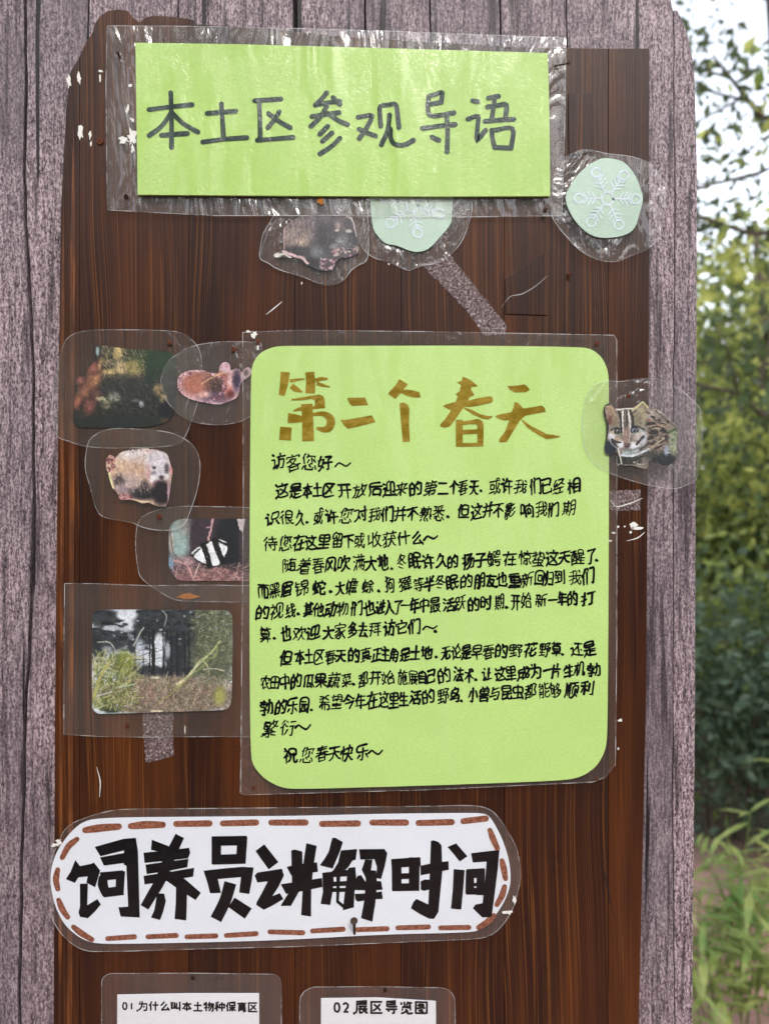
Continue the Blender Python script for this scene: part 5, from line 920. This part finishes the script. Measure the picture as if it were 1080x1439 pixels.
for _ in range(26): E(pt.rng.uniform(80, 1000), pt.rng.uniform(60, 260), pt.rng.uniform(4, 16), pt.rng.uniform(3, 7), (196, 206, 214), .5, .7)
for x in (355, 410, 455, 480, 545, 575, 600, 640, 690, 720): pt.line([B(x, 200), B(x + 6, 350), B(x + 2, 500)], 10 if x != 480 else 22, (24, 26, 32))
E(522, 290, 36, 74, (220, 226, 236), .5, .95); E(395, 335, 34, 74, (196, 206, 220), .6, .85); E(305, 95, 70, 32, (222, 228, 238), .4, .95); E(200, 180, 60, 18, (206, 214, 226), .5, .85); E(300, 190, 50, 14, (206, 214, 226), .5, .8); E(170, 320, 34, 20, (176, 186, 196), .6, .7); E(580, 330, 16, 60, (190, 198, 208), .6, .8); E(390, 420, 24, 30, (160, 170, 186), .7, .7); pt.line([B(482, 200), B(482, 500)], 20, (22, 24, 30)); pt.line([B(545, 220), B(560, 480)], 7, (50, 50, 54))
for _ in range(26):
    x, y = pt.rng.uniform(340, 700), pt.rng.uniform(250, 480); pt.line([B(x, y), B(x + 60, y - 16)], 4, (34, 38, 42), .8)
E(560, 640, 480, 130, (126, 112, 96), .25); E(430, 620, 70, 50, (150, 112, 106), 1); E(600, 560, 120, 40, (136, 128, 96), 1)
pt.hairs(1300, (B(250, 0)[0], B(0, 510)[1], B(1010, 0)[0], B(0, 750)[1]), -70, 34, 5, [(170, 152, 134), (92, 80, 62), (196, 182, 160), (140, 134, 84), (70, 62, 52), (176, 128, 118)], .6, 45)
pt.hairs(700, (B(760, 0)[0], B(0, 60)[1], B(1010, 0)[0], B(0, 560)[1]), -50, 34, 5, [(120, 128, 84), (60, 66, 46), (160, 162, 124), (84, 92, 60)], .6, 50)
E(280, 430, 74, 90, (120, 132, 56), .7); E(300, 400, 46, 40, (150, 156, 50), .8); E(150, 690, 70, 40, (110, 128, 62), .6); E(200, 720, 60, 34, (34, 44, 32), .6); E(930, 640, 40, 60, (156, 156, 80), .8)
pt.hairs(420, (B(70, 0)[0], B(0, 380)[1], B(360, 0)[0], B(0, 740)[1]), -60, 70, 7, [(152, 158, 70), (186, 180, 120), (90, 104, 50), (196, 190, 160), (60, 70, 44), (126, 140, 62)], .7, 40)
for pts, c, wd in [([(80, 640), (130, 500), (190, 400)], (180, 176, 96), 20), ([(110, 275), (190, 280), (235, 345)], (190, 194, 180), 7), ([(350, 300), (385, 230), (415, 175)], (176, 184, 176), 9), ([(640, 580), (700, 520), (770, 470)], (176, 180, 120), 9), ([(690, 540), (760, 450), (800, 400)], (196, 200, 150), 16), ([(700, 530), (780, 470), (850, 400)], (120, 134, 76), 14), ([(800, 400), (870, 350), (930, 270)], (176, 182, 120), 14), ([(840, 390), (900, 370), (920, 290)], (130, 142, 84), 12), ([(690, 540), (770, 450), (850, 370)], (214, 216, 176), 4), ([(820, 400), (850, 440), (860, 480)], (190, 190, 140), 6), ([(500, 700), (620, 610), (700, 530)], (170, 160, 90), 8), ([(640, 560), (690, 530)], (214, 200, 160), 14), ([(820, 460), (900, 455), (960, 470)], (196, 190, 160), 7), ([(470, 740), (540, 740)], (220, 206, 170), 12), ([(540, 60), (572, 100), (558, 165)], (150, 156, 156), 7), ([(470, 515), (520, 515)], (206, 200, 170), 14), ([(60, 400), (130, 380), (180, 420)], (180, 184, 160), 7), ([(100, 640), (200, 610)], (190, 186, 176), 9), ([(250, 580), (350, 560)], (170, 186, 150), 10)]:
    pt.line([B(*p) for p in pts], wd, c)
pt.grain(9); pt.finish()
cut('woodland_photo', 'rounded rectangular photo of reeds and tall dark trees, lowest on the left', (220, 1034), [(91, 820), (130, 820), (210, 823), (290, 822), (342, 823), (366, 823), (366, 1036), (300, 1035), (200, 1036), (140, 1035), (90, 1032), (90, 920)], -.0018, FILM, pt,
   [B(*p) for p in rrect(61, 58, 1016, 752, 58)[:7] + [(1018, 300), (1012, 620), (1006, 690), (985, 725), (950, 735), (700, 744), (440, 752)] + rrect(70, 55, 1016, 760, 58)[14:]], group=None, sm=False, fsm=False)
# spotted cat
z = 9.0; pt = Paint(846, 562, 954, 661, z, (132, 114, 100), 17, 1.7); B = lambda x, y: (x - 6 * z, y - 7 * z)
E(760, 350, 190, 190, (134, 120, 110), .5); E(780, 395, 100, 40, (182, 150, 126), .9, .8); E(640, 260, 90, 70, (170, 160, 150), .8); E(820, 820, 180, 110, (28, 38, 42), .6); E(650, 740, 110, 60, (60, 62, 56), .8); E(950, 600, 50, 140, (152, 166, 132), .8); E(400, 830, 160, 70, (44, 44, 40), .7)
pt.hairs(500, (B(560, 0)[0], B(0, 150)[1], B(1010, 0)[0], B(0, 740)[1]), lambda x, y: 40, 34, 7, [(196, 170, 146), (90, 78, 70), (160, 134, 112), (60, 54, 52)], .4, 25)
for cx, cy, rx_, ry_, a in [(600, 215, 28, 20, 20), (690, 280, 34, 16, 20), (655, 365, 66, 22, -5), (735, 190, 20, 10, 50), (770, 320, 26, 14, 40), (700, 470, 66, 34, 0), (820, 455, 44, 26, 20), (660, 540, 44, 26, -20), (800, 590, 44, 34, 30), (880, 340, 30, 12, 45), (640, 230, 20, 12, 0), (860, 540, 30, 40, 0), (690, 610, 40, 20, -40), (610, 330, 24, 30, 0), (760, 660, 60, 16, -30)]:
    E(cx, cy, rx_, ry_, (40, 34, 34), .4, .95, a)
E(640, 320, 30, 16, (170, 96, 90), .8)
for k in range(8): pt.line([B(720 + 32 * k, 190 + 26 * k), B(742 + 32 * k, 222 + 26 * k)], 9, (44, 40, 42))
pt.line([B(715, 175), B(850, 255), B(985, 385)], 9, (196, 190, 180)); pt.line([B(650, 700), B(740, 610), B(830, 550)], 22, (168, 150, 124)); pt.line([B(740, 640), B(840, 600)], 16, (150, 134, 112)); pt.line([B(880, 480), B(940, 450), B(1000, 425)], 26, (50, 84, 42)); E(860, 700, 30, 66, (152, 164, 190), .8)
E(970, 490, 40, 26, (130, 150, 110), .8); pt.hairs(60, (B(900, 0)[0], B(0, 500)[1], B(1010, 0)[0], B(0, 740)[1]), 70, 40, 7, [(190, 200, 170), (60, 80, 60), (110, 120, 90)], .7, 50)
# head
E(355, 430, 250, 260, (128, 116, 104), .25); E(150, 240, 66, 120, (160, 128, 104), .6); E(150, 320, 34, 60, (112, 60, 52), .7); E(205, 300, 36, 80, (140, 116, 90), .8); E(530, 270, 90, 120, (168, 154, 120), .6); E(500, 300, 50, 70, (130, 120, 96), .9)
pt.hairs(260, (B(90, 0)[0], B(0, 160)[1], B(620, 0)[0], B(0, 420)[1]), -80, 30, 6, [(96, 88, 80), (190, 176, 156), (60, 54, 54)], .35, 30)
E(170, 520, 46, 46, (214, 212, 220), .7); E(560, 540, 56, 110, (186, 188, 196), .8); E(450, 640, 70, 46, (226, 226, 232), .7); E(285, 620, 40, 50, (214, 216, 222), .7); E(210, 470, 50, 40, (188, 176, 150), .8); E(500, 520, 60, 50, (196, 184, 176), .9); E(240, 560, 40, 30, (180, 158, 136), .9)
for pts, wd, c in [([(262, 205), (288, 320), (292, 500)], 28, (30, 27, 30)), ([(345, 205), (352, 300), (352, 420)], 44, (70, 62, 58)), ([(312, 200), (305, 330), (318, 500)], 17, (232, 226, 222)), ([(378, 205), (398, 330), (402, 470), (385, 590)], 20, (226, 220, 218)), ([(405, 200), (432, 280), (440, 400)], 27, (32, 28, 32)), ([(440, 230), (480, 200)], 18, (60, 54, 52)), ([(340, 210), (343, 380)], 6, (150, 140, 130)), ([(362, 210), (366, 380)], 6, (24, 22, 24)),
  ([(165, 445), (230, 418), (295, 440)], 17, (24, 24, 28)), ([(420, 412), (500, 398), (580, 440)], 20, (24, 24, 28)), ([(170, 560), (215, 590), (280, 600)], 24, (36, 32, 34)), ([(485, 625), (520, 580), (570, 525)], 30, (32, 29, 32)), ([(430, 530), (470, 470)], 12, (120, 100, 96)), ([(505, 700), (570, 665), (640, 600)], 18, (40, 42, 50)), ([(240, 650), (320, 700), (450, 690), (560, 640)], 16, (120, 126, 130)),
  ([(300, 760), (420, 770), (520, 740), (640, 680)], 30, (200, 208, 218)), ([(320, 730), (420, 728), (500, 700)], 34, (156, 176, 174)), ([(330, 800), (440, 810), (560, 780)], 26, (36, 38, 42)), ([(252, 680), (275, 780), (295, 880)], 18, (206, 204, 196)), ([(290, 892), (430, 885), (620, 925)], 8, (140, 136, 126)), ([(450, 850), (520, 880), (600, 870)], 20, (166, 160, 148)), ([(560, 800), (590, 860), (600, 920)], 24, (120, 114, 104)), ([(500, 830), (470, 870)], 20, (96, 90, 84))]:
    pt.line([B(*p) for p in pts], wd, c)
E(355, 520, 46, 112, (150, 122, 110), .7); E(362, 630, 46, 25, (104, 74, 76), .6); E(362, 655, 30, 10, (30, 26, 30), .6)
for cx, cy, c in [(250, 462, (88, 92, 84)), (455, 450, (104, 122, 140))]:
    E(cx, cy, 52, 44, (16, 17, 20), .15); E(cx, cy, 36, 32, c, .15); E(cx, cy + 2, 15, 20, (14, 15, 18), .3); E(cx - 10, cy - 12, 8, 7, (224, 228, 232), .3)
pt.line([B(215, 500), B(260, 508), B(300, 490)], 10, (206, 196, 156)); pt.line([B(420, 492), B(470, 492), B(505, 470)], 10, (196, 200, 176))
pt.line([B(150, 112), B(88, 130), B(72, 190), B(92, 300), B(118, 380), B(112, 480), B(98, 580), B(92, 700)], 26, (16, 24, 26)); E(150, 670, 84, 90, (20, 30, 44), .4); pt.line([B(95, 150), B(150, 148), B(190, 200), B(215, 270)], 10, (188, 168, 130)); pt.line([B(230, 185), B(330, 170), B(440, 172)], 18, (222, 220, 210)); pt.line([B(430, 195), B(490, 150), B(560, 88), B(600, 125), B(625, 160)], 22, (206, 200, 140))
pt.hairs(420, (B(330, 0)[0], B(0, 300)[1], B(960, 0)[0], B(0, 880)[1]), 35, 30, 6, [(30, 28, 32), (170, 164, 160), (90, 80, 74), (60, 56, 58)], .35, 30)
for q, wq in (([(640, 430), (720, 400), (820, 420), (860, 480)], 20), ([(620, 560), (690, 540), (760, 500)], 18), ([(600, 640), (660, 600)], 16), ([(700, 300), (760, 350), (850, 370)], 14), ([(600, 380), (660, 350), (720, 372)], 16)): pt.line([B(*p_) for p_ in q], wq, (36, 32, 34), .85)
pt.line([B(140, 490), B(160, 600), B(240, 680)], 8, (170, 176, 190)); pt.grain(6); pt.finish()
cut('cat_cutout', 'spotted wild cat cutout with striped forehead, straddling the letter and the mauve wood', (900, 690), zp(820, 480, 4.154, [(100, 232), (220, 232), (300, 220), (420, 216), (520, 250), (620, 330), (680, 400), (692, 520), (685, 640), (665, 720), (655, 800), (560, 852), (480, 856), (360, 835), (240, 800), (140, 762), (50, 700), (5, 620), (-10, 500), (0, 360), (40, 270)]), -.0052, FILMS, pt,
   [B(*p) for p in [(65, 170), (90, 120), (150, 105), (180, 130), (205, 172), (270, 175), (350, 165), (425, 165), (490, 130), (560, 74), (600, 115), (640, 155), (720, 170), (790, 210), (860, 265), (960, 360), (1010, 440), (1008, 520), (985, 600), (985, 650), (1000, 740), (975, 830), (930, 875), (830, 905), (740, 840), (640, 830), (622, 938), (560, 935), (480, 910), (400, 895), (290, 895), (270, 800), (250, 735), (220, 720), (160, 758), (110, 755), (85, 720), (80, 640), (100, 560), (110, 400), (95, 320), (72, 250)]], group=None, sm=False)

# ---------------------------------------------------------------- nails, pins, rust
def lathe(bm, prof, mtx, n=12):
    ring = []
    for r_, h in prof: ring.append([bm.verts.new(mtx @ Vector((r_ * math.cos(2 * math.pi * k / n), r_ * math.sin(2 * math.pi * k / n), h))) for k in range(n)])
    for a, b in zip(ring, ring[1:]):
        for k in range(n): bm.faces.new((a[k], a[(k + 1) % n], b[(k + 1) % n], b[k]))
    bm.faces.new(ring[0][::-1]); bm.faces.new(ring[-1])
def nail(px, py, label, y0=-.001, out=(0, 0, 1), L=.002, r=.0017, m=RUST, ring=None, group='small nails and screws holding the films'):
    """out: direction of the head away from the board (x right, y up, z towards the viewer)"""
    base = P(px, py, y0); d = Vector((out[0], -out[2], out[1])).normalized()
    e = empty('nail', base, label, 'nail', group); q = d.to_track_quat('Z', 'Y').to_matrix().to_4x4(); q.translation = base
    for nm, prof in (('shank', [(r * .38, -.001), (r * .38, L - .0004)]), ('head', [(r * .5, L - .0006), (r * .95, L - .0003), (r, L), (r * .9, L + .0003), (r * .35, L + .0004), (r * .3, L + .0002)])):
        bm = bmesh.new(); lathe(bm, prof, q); bmesh.ops.recalc_face_normals(bm, faces=bm.faces[:]); me = bpy.data.meshes.new(nm); bm.to_mesh(me); bm.free(); link(nm, me, m, e)
    return e
nail(168, 79, 'dark nail in the upper left corner of the lime title film', -.0034, (-.1, .5, 1), .003, .0018, IRON)
nail(141, 199, 'dark rusty screw head left of the title card, below the white flecks', -.0001, L=.0006, r=.0026)
nail(178, 277, 'nail in the lower left corner of the title film', -.0034, (.1, -.2, 1), .0014, .0019, IRON)
nail(779, 93, 'long dark nail sticking out to the right beside the title card', -.0034, (1, -.28, .9), .011, .0014, IRON)
nail(765, 295, 'nail in the lower right corner of the title film', -.0034, (.1, -.1, 1), .0012, .0017, IRON)
nail(797, 386, 'small reddish nail in bare wood below the right snowflake card', -.0002, (.2, -.3, 1), .003, .0016)
nail(239, 482, 'rusty nail above the right end of the dark netting photo', -.0008, L=.0006, r=.0017)
nail(329, 491, 'rusty nail above the round eared pinkish cutout', -.0020, L=.0008, r=.0019)
nail(363, 480, 'rusty nail in the upper left corner of the letter film', -.0032, L=.001, r=.0016)
nail(838, 483, 'rusty nail in the upper right corner of the letter film', -.0032, L=.001, r=.0017)
nail(882, 556, 'orange red nail above the spotted cat cutout', -.0054, L=.0004, r=.0016)
nail(224, 726, 'brown nail under the pale badger cutout', -.0032, L=.0004, r=.0020)
nail(179, 1019, 'small brown nail under the woodland photo', -.0020, L=.0004, r=.0016)
nail(356, 1106, 'small nail in the lower left corner of the letter film', -.0032, L=.0004, r=.0013)
nail(838, 1094, 'small nail in the lower right corner of the letter film', -.0032, L=.0004, r=.0013)
nail(541, 1391, 'small dark nail above the middle of the sheet headed 02', -.0018, L=.0004, r=.0014, m=IRON)
nail(271, 1374, 'small dark nail at top centre of the film round the sheet headed 01', -.0018, L=.0004, r=.0014, m=IRON)
nail(498, 1312, 'big long nail pointing up through the lower edge of the capsule sign', -.0034, (.0, .85, .55), .0165, .0026, IRON, group=None)
for c in [(450, 283, 4.5, 5), (264, 838, 14, 4), (790, 1100, 3, 3)]:
    pass
tag(chip(450, 283, 3.6, 4.4, 'rust_spot', RUSTSTAIN, None, -.0035, .00015), 'orange rust spot on the film just under the lime title card', 'rust spot')
tag(chip(264, 838, 15, 4.2, 'rust_spot', RUSTSTAIN, None, -.0009, .0001, 18, .3), 'orange smear of rust between the striped photo and the woodland photo', 'rust spot')
for lab, pts in (('white shreds of film on the left end of the capsule sign', [(78, 1188, 5, 2), (82, 1184, 3, 4)]), ('white shreds of film on the right end of the capsule sign', [(722, 1264, 2, 5), (712, 1282, 5, 3)]), ):
    e = empty('torn_film', P(pts[0][0], pts[0][1], -.0046), lab, 'torn film')
    for q in pts: chip(*q, 'shred', CHIP, e, -.0044, .0003, 14, .7)
wt = empty('torn_film', P(182, 200, -.0036), 'white torn paper shreds at the left edge of the lime title card', 'torn film')
for q in [(185, 193, 6, 10), (175, 196, 6, 5), (186, 168, 3, 3), (180, 152, 1.6, 5), (183, 120, 2.5, 2.2), (187, 208, 3, 6)]: chip(*q, 'shred', CHIP, wt, -.0034, .0003, 13, .6)
wt = empty('torn_film', P(362, 474, -.0036), 'crumpled silvery film at the upper left corner of the letter', 'torn film')
for q in [(357, 470, 4, 4), (350, 466, 3, 1.6), (362, 488, 1.2, 4)]: chip(*q, 'shred', CHIP, wt, -.0034, .0003, 13, .6)

# ---------------------------------------------------------------- trees, bushes and bamboo grass beyond
def m_leaf(name, c1, c2, trans=.35):
    m, n, l, b = mat(name); out = n['Material Output']; oi = noise(n, l, coords(n, l, (4, 4, 4)), 1, 4, .75)
    col = mix(n, l, lin(c1), lin(c2), ramp(n, l, oi, [(.35, g3(0)), (.65, g3(1))])); l.new(col, b.inputs['Base Color']); b.inputs['Roughness'].default_value = .5  # noise patches put sunlit and shaded variation into the leaf colour
    tr = node(n, 'ShaderNodeBsdfTranslucent'); l.new(mix(n, l, col, (1, 1, .5), .12), tr.inputs[0]); mx = node(n, 'ShaderNodeMixShader'); mx.inputs[0].default_value = trans
    l.new(b.outputs[0], mx.inputs[1]); l.new(tr.outputs[0], mx.inputs[2]); l.new(mx.outputs[0], out.inputs['Surface']); return m
LEAF_D = m_leaf('dark_leaf', (30, 48, 26), (66, 86, 38)); LEAF_Y = m_leaf('yellow_green_leaf', (96, 116, 44), (214, 212, 116), .5); LEAF_M = m_leaf('mid_leaf', (46, 68, 30), (128, 142, 60), .4)
LEAF_B = m_leaf('bamboo_leaf', (84, 116, 54), (158, 164, 96), .35); LEAF_C = m_leaf('shade_leaf', (40, 62, 44), (70, 92, 70), .3)
BARK = m_plain('grey_brown_bark', (92, 80, 70), .9, 0, .35, 25)
def leaves_mesh(name, centers, size, mt, parent, seed, aspect=.5):
    g = np.random.default_rng(seed); C = np.asarray(centers, float); N = len(C)
    u = g.normal(size=(N, 3)); u /= np.linalg.norm(u, axis=1)[:, None]; r = g.normal(size=(N, 3)); v = np.cross(u, r); v /= np.linalg.norm(v, axis=1)[:, None]
    sz = size * g.uniform(.55, 1.3, (N, 1)); nrm = np.cross(u, v) * sz * .18
    pts = np.stack([C - u * sz, C + v * sz * aspect + nrm, C + u * sz, C - v * sz * aspect + nrm], 1).reshape(-1, 3)
    idx = np.arange(N) * 4; F = np.concatenate([np.stack([idx, idx + 1, idx + 2], 1), np.stack([idx, idx + 2, idx + 3], 1)])
    me = bpy.data.meshes.new(name); me.from_pydata(pts.tolist(), [], F.tolist()); me.update(); return link(name, me, mt, parent)
def tube(bm, pts, rad, n=7):
    ring = []
    for i, p in enumerate(pts):
        p = Vector(p); d = (Vector(pts[min(i + 1, len(pts) - 1)]) - Vector(pts[max(i - 1, 0)])).normalized(); a = d.orthogonal().normalized(); b = d.cross(a)
        ring.append([bm.verts.new(p + (a * math.cos(2 * math.pi * k / n) + b * math.sin(2 * math.pi * k / n)) * rad[i]) for k in range(n)])
    for a, b in zip(ring, ring[1:]):
        best = min(range(n), key=lambda s_: (a[0].co - b[s_].co).length)
        for k in range(n): bm.faces.new((a[k], a[(k + 1) % n], b[(k + 1 + best) % n], b[(k + best) % n]))
def tree(x, y, h, r, crown0, nleaf, lsize, mt, label, seed, name='tree', z0=0, group='trees beyond the panel', clump=.28, twigs=10):
    rr = random.Random(seed); g = np.random.default_rng(seed); e = empty(name, (x, y, z0), label, 'tree', group)
    bm = bmesh.new(); lean = (rr.uniform(-.06, .06) * h, rr.uniform(-.06, .06) * h); tr = h * .022 + .015
    trunk = [(x + lean[0] * t + .03 * h * math.sin(t * 5 + seed) * .3, y + lean[1] * t, z0 - .1 + h * t) for t in np.linspace(0, .95, 9)]; tube(bm, trunk, [tr * (1.15 - t) for t in np.linspace(0, .95, 9)])
    tips = []
    for k in range(twigs):
        t = rr.uniform(crown0, .95); i = min(8, int(t / .95 * 8)); s = Vector(trunk[i]); a = rr.uniform(0, 6.28); L = r * rr.uniform(.6, 1.1) * (1.15 - .6 * abs(t - .6)); up = rr.uniform(.0, .5)
        pts = [s, s + Vector((math.cos(a) * L * .5, math.sin(a) * L * .5, up * L * .35)), s + Vector((math.cos(a + .2) * L, math.sin(a + .2) * L, up * L))]; tube(bm, pts, [tr * .26, tr * .14, tr * .05], 5); tips += [pts[1], pts[2]]
        for j in range(3):
            b2 = a + rr.uniform(-1, 1); q = pts[1] + (pts[2] - pts[1]) * rr.uniform(0, 1); e2 = q + Vector((math.cos(b2), math.sin(b2), rr.uniform(-.3, .6))) * L * .45; tube(bm, [q, e2], [tr * .08, tr * .03], 4); tips += [e2]
    me = bpy.data.meshes.new('trunk'); bm.to_mesh(me); bm.free(); link('trunk', me, BARK, e)
    T = np.array([tuple(p) for p in tips]); c = T[g.integers(len(T), size=nleaf)] + g.normal(size=(nleaf, 3)) * r * clump * (1, 1, .75) * g.uniform(.3, 1.2, (nleaf, 1))
    leaves_mesh('crown', c, lsize, mt, e, seed); return e
def bush(x, y, h, r, nleaf, lsize, mt, label, seed, group='bushes beyond the panel'):
    g = np.random.default_rng(seed); rr = random.Random(seed); e = empty('bush', (x, y, 0), label, 'bush', group); bm = bmesh.new(); cs = []
    for k in range(9):
        a = rr.uniform(0, 6.28); q = r * rr.uniform(.2, .9); top = Vector((x + math.cos(a) * q, y + math.sin(a) * q, h * rr.uniform(.55, 1))); tube(bm, [(x + math.cos(a) * q * .2, y + math.sin(a) * q * .2, 0), ((x + top.x) / 2, (y + top.y) / 2, top.z * .6), top], [.014, .009, .004], 5); cs += [top, top * .5 + Vector((x, y, top.z * .3)) * .5]
    me = bpy.data.meshes.new('stem'); bm.to_mesh(me); bm.free(); link('stem', me, BARK, e)
    T = np.array([tuple(p) for p in cs]); c = T[g.integers(len(T), size=nleaf)] + g.normal(size=(nleaf, 3)) * (r * .38, r * .38, h * .2); c[:, 2] = np.abs(c[:, 2]); leaves_mesh('leaves', c, lsize, mt, e, seed); return e
def at(d, px): return ((px - 540) * MM / CAMD * d, d - CAMD)       # ground spot at distance d in line with board pixel px
K = [  # distance, pixel, height, crown radius, crown start, leaves, leaf size, material
 (4.2, 1140, 4.4, 1.15, .5, 3600, .034, LEAF_D, 'slim dark leaved tree leaning in from the right edge of the photo'),
 (6.0, 1090, 4.1, 1.4, .3, 4200, .058, LEAF_Y, 'yellow green tree right of the panel, nearest of the bright ones'),
 (6.5, 930, 4.0, 1.3, .28, 3800, .058, LEAF_M, 'mid green tree partly hidden by the right edge of the panel'),
 (9.0, 1010, 4.7, 1.9, .15, 5500, .085, LEAF_Y, 'bushy yellow green tree farther back'),
 (10, 1130, 4.9, 2.0, .15, 8000, .06, LEAF_M, 'broad mid green tree farther back on the right'),
 (14, 980, 5.8, 2.8, .1, 9000, .09, LEAF_D, 'dark tree on the slope behind the others'),
 (15, 1100, 6.2, 3.0, .1, 9000, .09, LEAF_M, 'tall green tree on the slope behind the others'),
 (7, 250, 5.0, 1.6, .3, 3000, .06, LEAF_M, 'green tree hidden behind the left of the panel'),
 (9, -350, 6.0, 2.2, .2, 3500, .08, LEAF_D, 'dark tree beyond the left side of the panel'),
 (-5.2, 1000, 7.6, 2.1, .35, 6500, .11, LEAF_D, 'unseen dark tree added behind the viewer to shade the board'), (-5.0, 1500, 7.2, 2.2, .3, 6500, .11, LEAF_M, 'unseen green tree added behind the viewer on the left for shade'), (-5.0, -500, 7.2, 2.2, .3, 6500, .11, LEAF_D, 'unseen dark green tree added behind the viewer on the right for shade'), (-8, 900, 9.5, 3.2, .2, 7000, .15, LEAF_M, 'unseen tall tree added farther behind the viewer for shade'),  # unseen trees added here to shade the board and darken its reflections
 (9, 1500, 6.0, 2.2, .2, 4500, .08, LEAF_M, 'green tree far to the right'), (7, 1350, 5.0, 1.7, .3, 4500, .06, LEAF_D, 'dark green tree to the right')]
for i, (d, px, h, r, c0, nl, ls, mt_, lab) in enumerate(K): tree(*at(d, px), h, r, c0, nl, ls, mt_, lab, 30 + i)
for i, (d, px, h, r, nl, ls, mt_, lab) in enumerate([
 (3.4, 1010, 1.05, .5, 2600, .03, LEAF_C, 'dark low bush close behind the right edge of the panel'), (3.7, 1085, 1.2, .55, 2600, .03, LEAF_M, 'low green bush right of the panel'), (4.8, 1035, 1.5, .7, 3200, .035, LEAF_D, 'dark green bush in the middle distance'),
 (5.6, 1110, 1.7, .8, 3200, .04, LEAF_Y, 'yellow green bush in the middle distance'), (5.2, 960, 1.7, .8, 3000, .04, LEAF_M, 'green bush beside the right edge of the panel'), (3.0, 1180, 1.0, .5, 1800, .03, LEAF_C, 'dark low bush at the far right'), (4.0, 1300, 1.3, .7, 2400, .035, LEAF_M, 'green bush at the far right'), (4.0, -300, 1.3, .8, 2000, .035, LEAF_M, 'green bush beyond the left side')]):
    bush(*at(d, px), h, r, nl, ls, mt_, lab, 60 + i)
def bamboo(d, px, h, label, seed, n=12):
    rr = random.Random(seed); x, y = at(d, px); e = empty('bamboo_grass', (x, y, 0), label, 'bamboo grass', 'bamboo grass clumps'); bm = bmesh.new(); V, F = [], []
    for k in range(n):
        a = rr.uniform(0, 6.28); q = rr.uniform(.02, .14); hh = h * rr.uniform(.55, 1); bx, by = x + math.cos(a) * q, y + math.sin(a) * q; tip = Vector((bx + rr.uniform(-.14, .14), by + rr.uniform(-.1, .1), hh)); st = [Vector((bx, by, -.02)), Vector(((bx + tip.x) / 2, (by + tip.y) / 2, hh * .55)), tip]; tube(bm, st, [.0035, .003, .0015], 5)
        for j in range(12):
            t = rr.uniform(.35, 1); p = st[0].lerp(st[1], t * 2) if t < .5 else st[1].lerp(st[2], t * 2 - 1); b2 = rr.uniform(0, 6.28); L = rr.uniform(.07, .15); W_ = L * .085; up = rr.uniform(-.25, .7); u = Vector((math.cos(b2), math.sin(b2), up)).normalized(); v = u.cross(Vector((0, 0, 1))).normalized(); b0 = len(V)
            for tt, ww, dr in ((0, .15, 0), (.3, 1, .01), (.65, .75, -.03), (1, .02, -.16)):
                c = p + u * L * tt + Vector((0, 0, dr * L)); V.append(c + v * W_ * ww); V.append(c - v * W_ * ww)
            for s_ in range(3): F.append((b0 + 2 * s_, b0 + 2 * s_ + 1, b0 + 2 * s_ + 3, b0 + 2 * s_ + 2))
    me = bpy.data.meshes.new('stems'); bm.to_mesh(me); bm.free(); link('stems', me, LEAF_B, e); pymesh('blades', V, F, LEAF_B, e)
for i, (d, px, h, lab) in enumerate([(2.05, 1040, .5, 'bamboo grass clump with pale yellow blades at lower right'), (2.3, 1085, .56, 'taller bamboo grass clump at the right edge of the photo'), (2.2, 985, .42, 'bamboo grass clump half behind the panel edge'), (2.0, 1080, .3, 'short bamboo grass clump nearest the viewer'), (2.6, 1030, .3, 'bamboo grass clump farther back in the shade'), (2.5, 1150, .8, 'bamboo grass clump beyond the right side')]):
    bamboo(d, px, h, lab, 80 + i, 8 if h > .35 else 4)
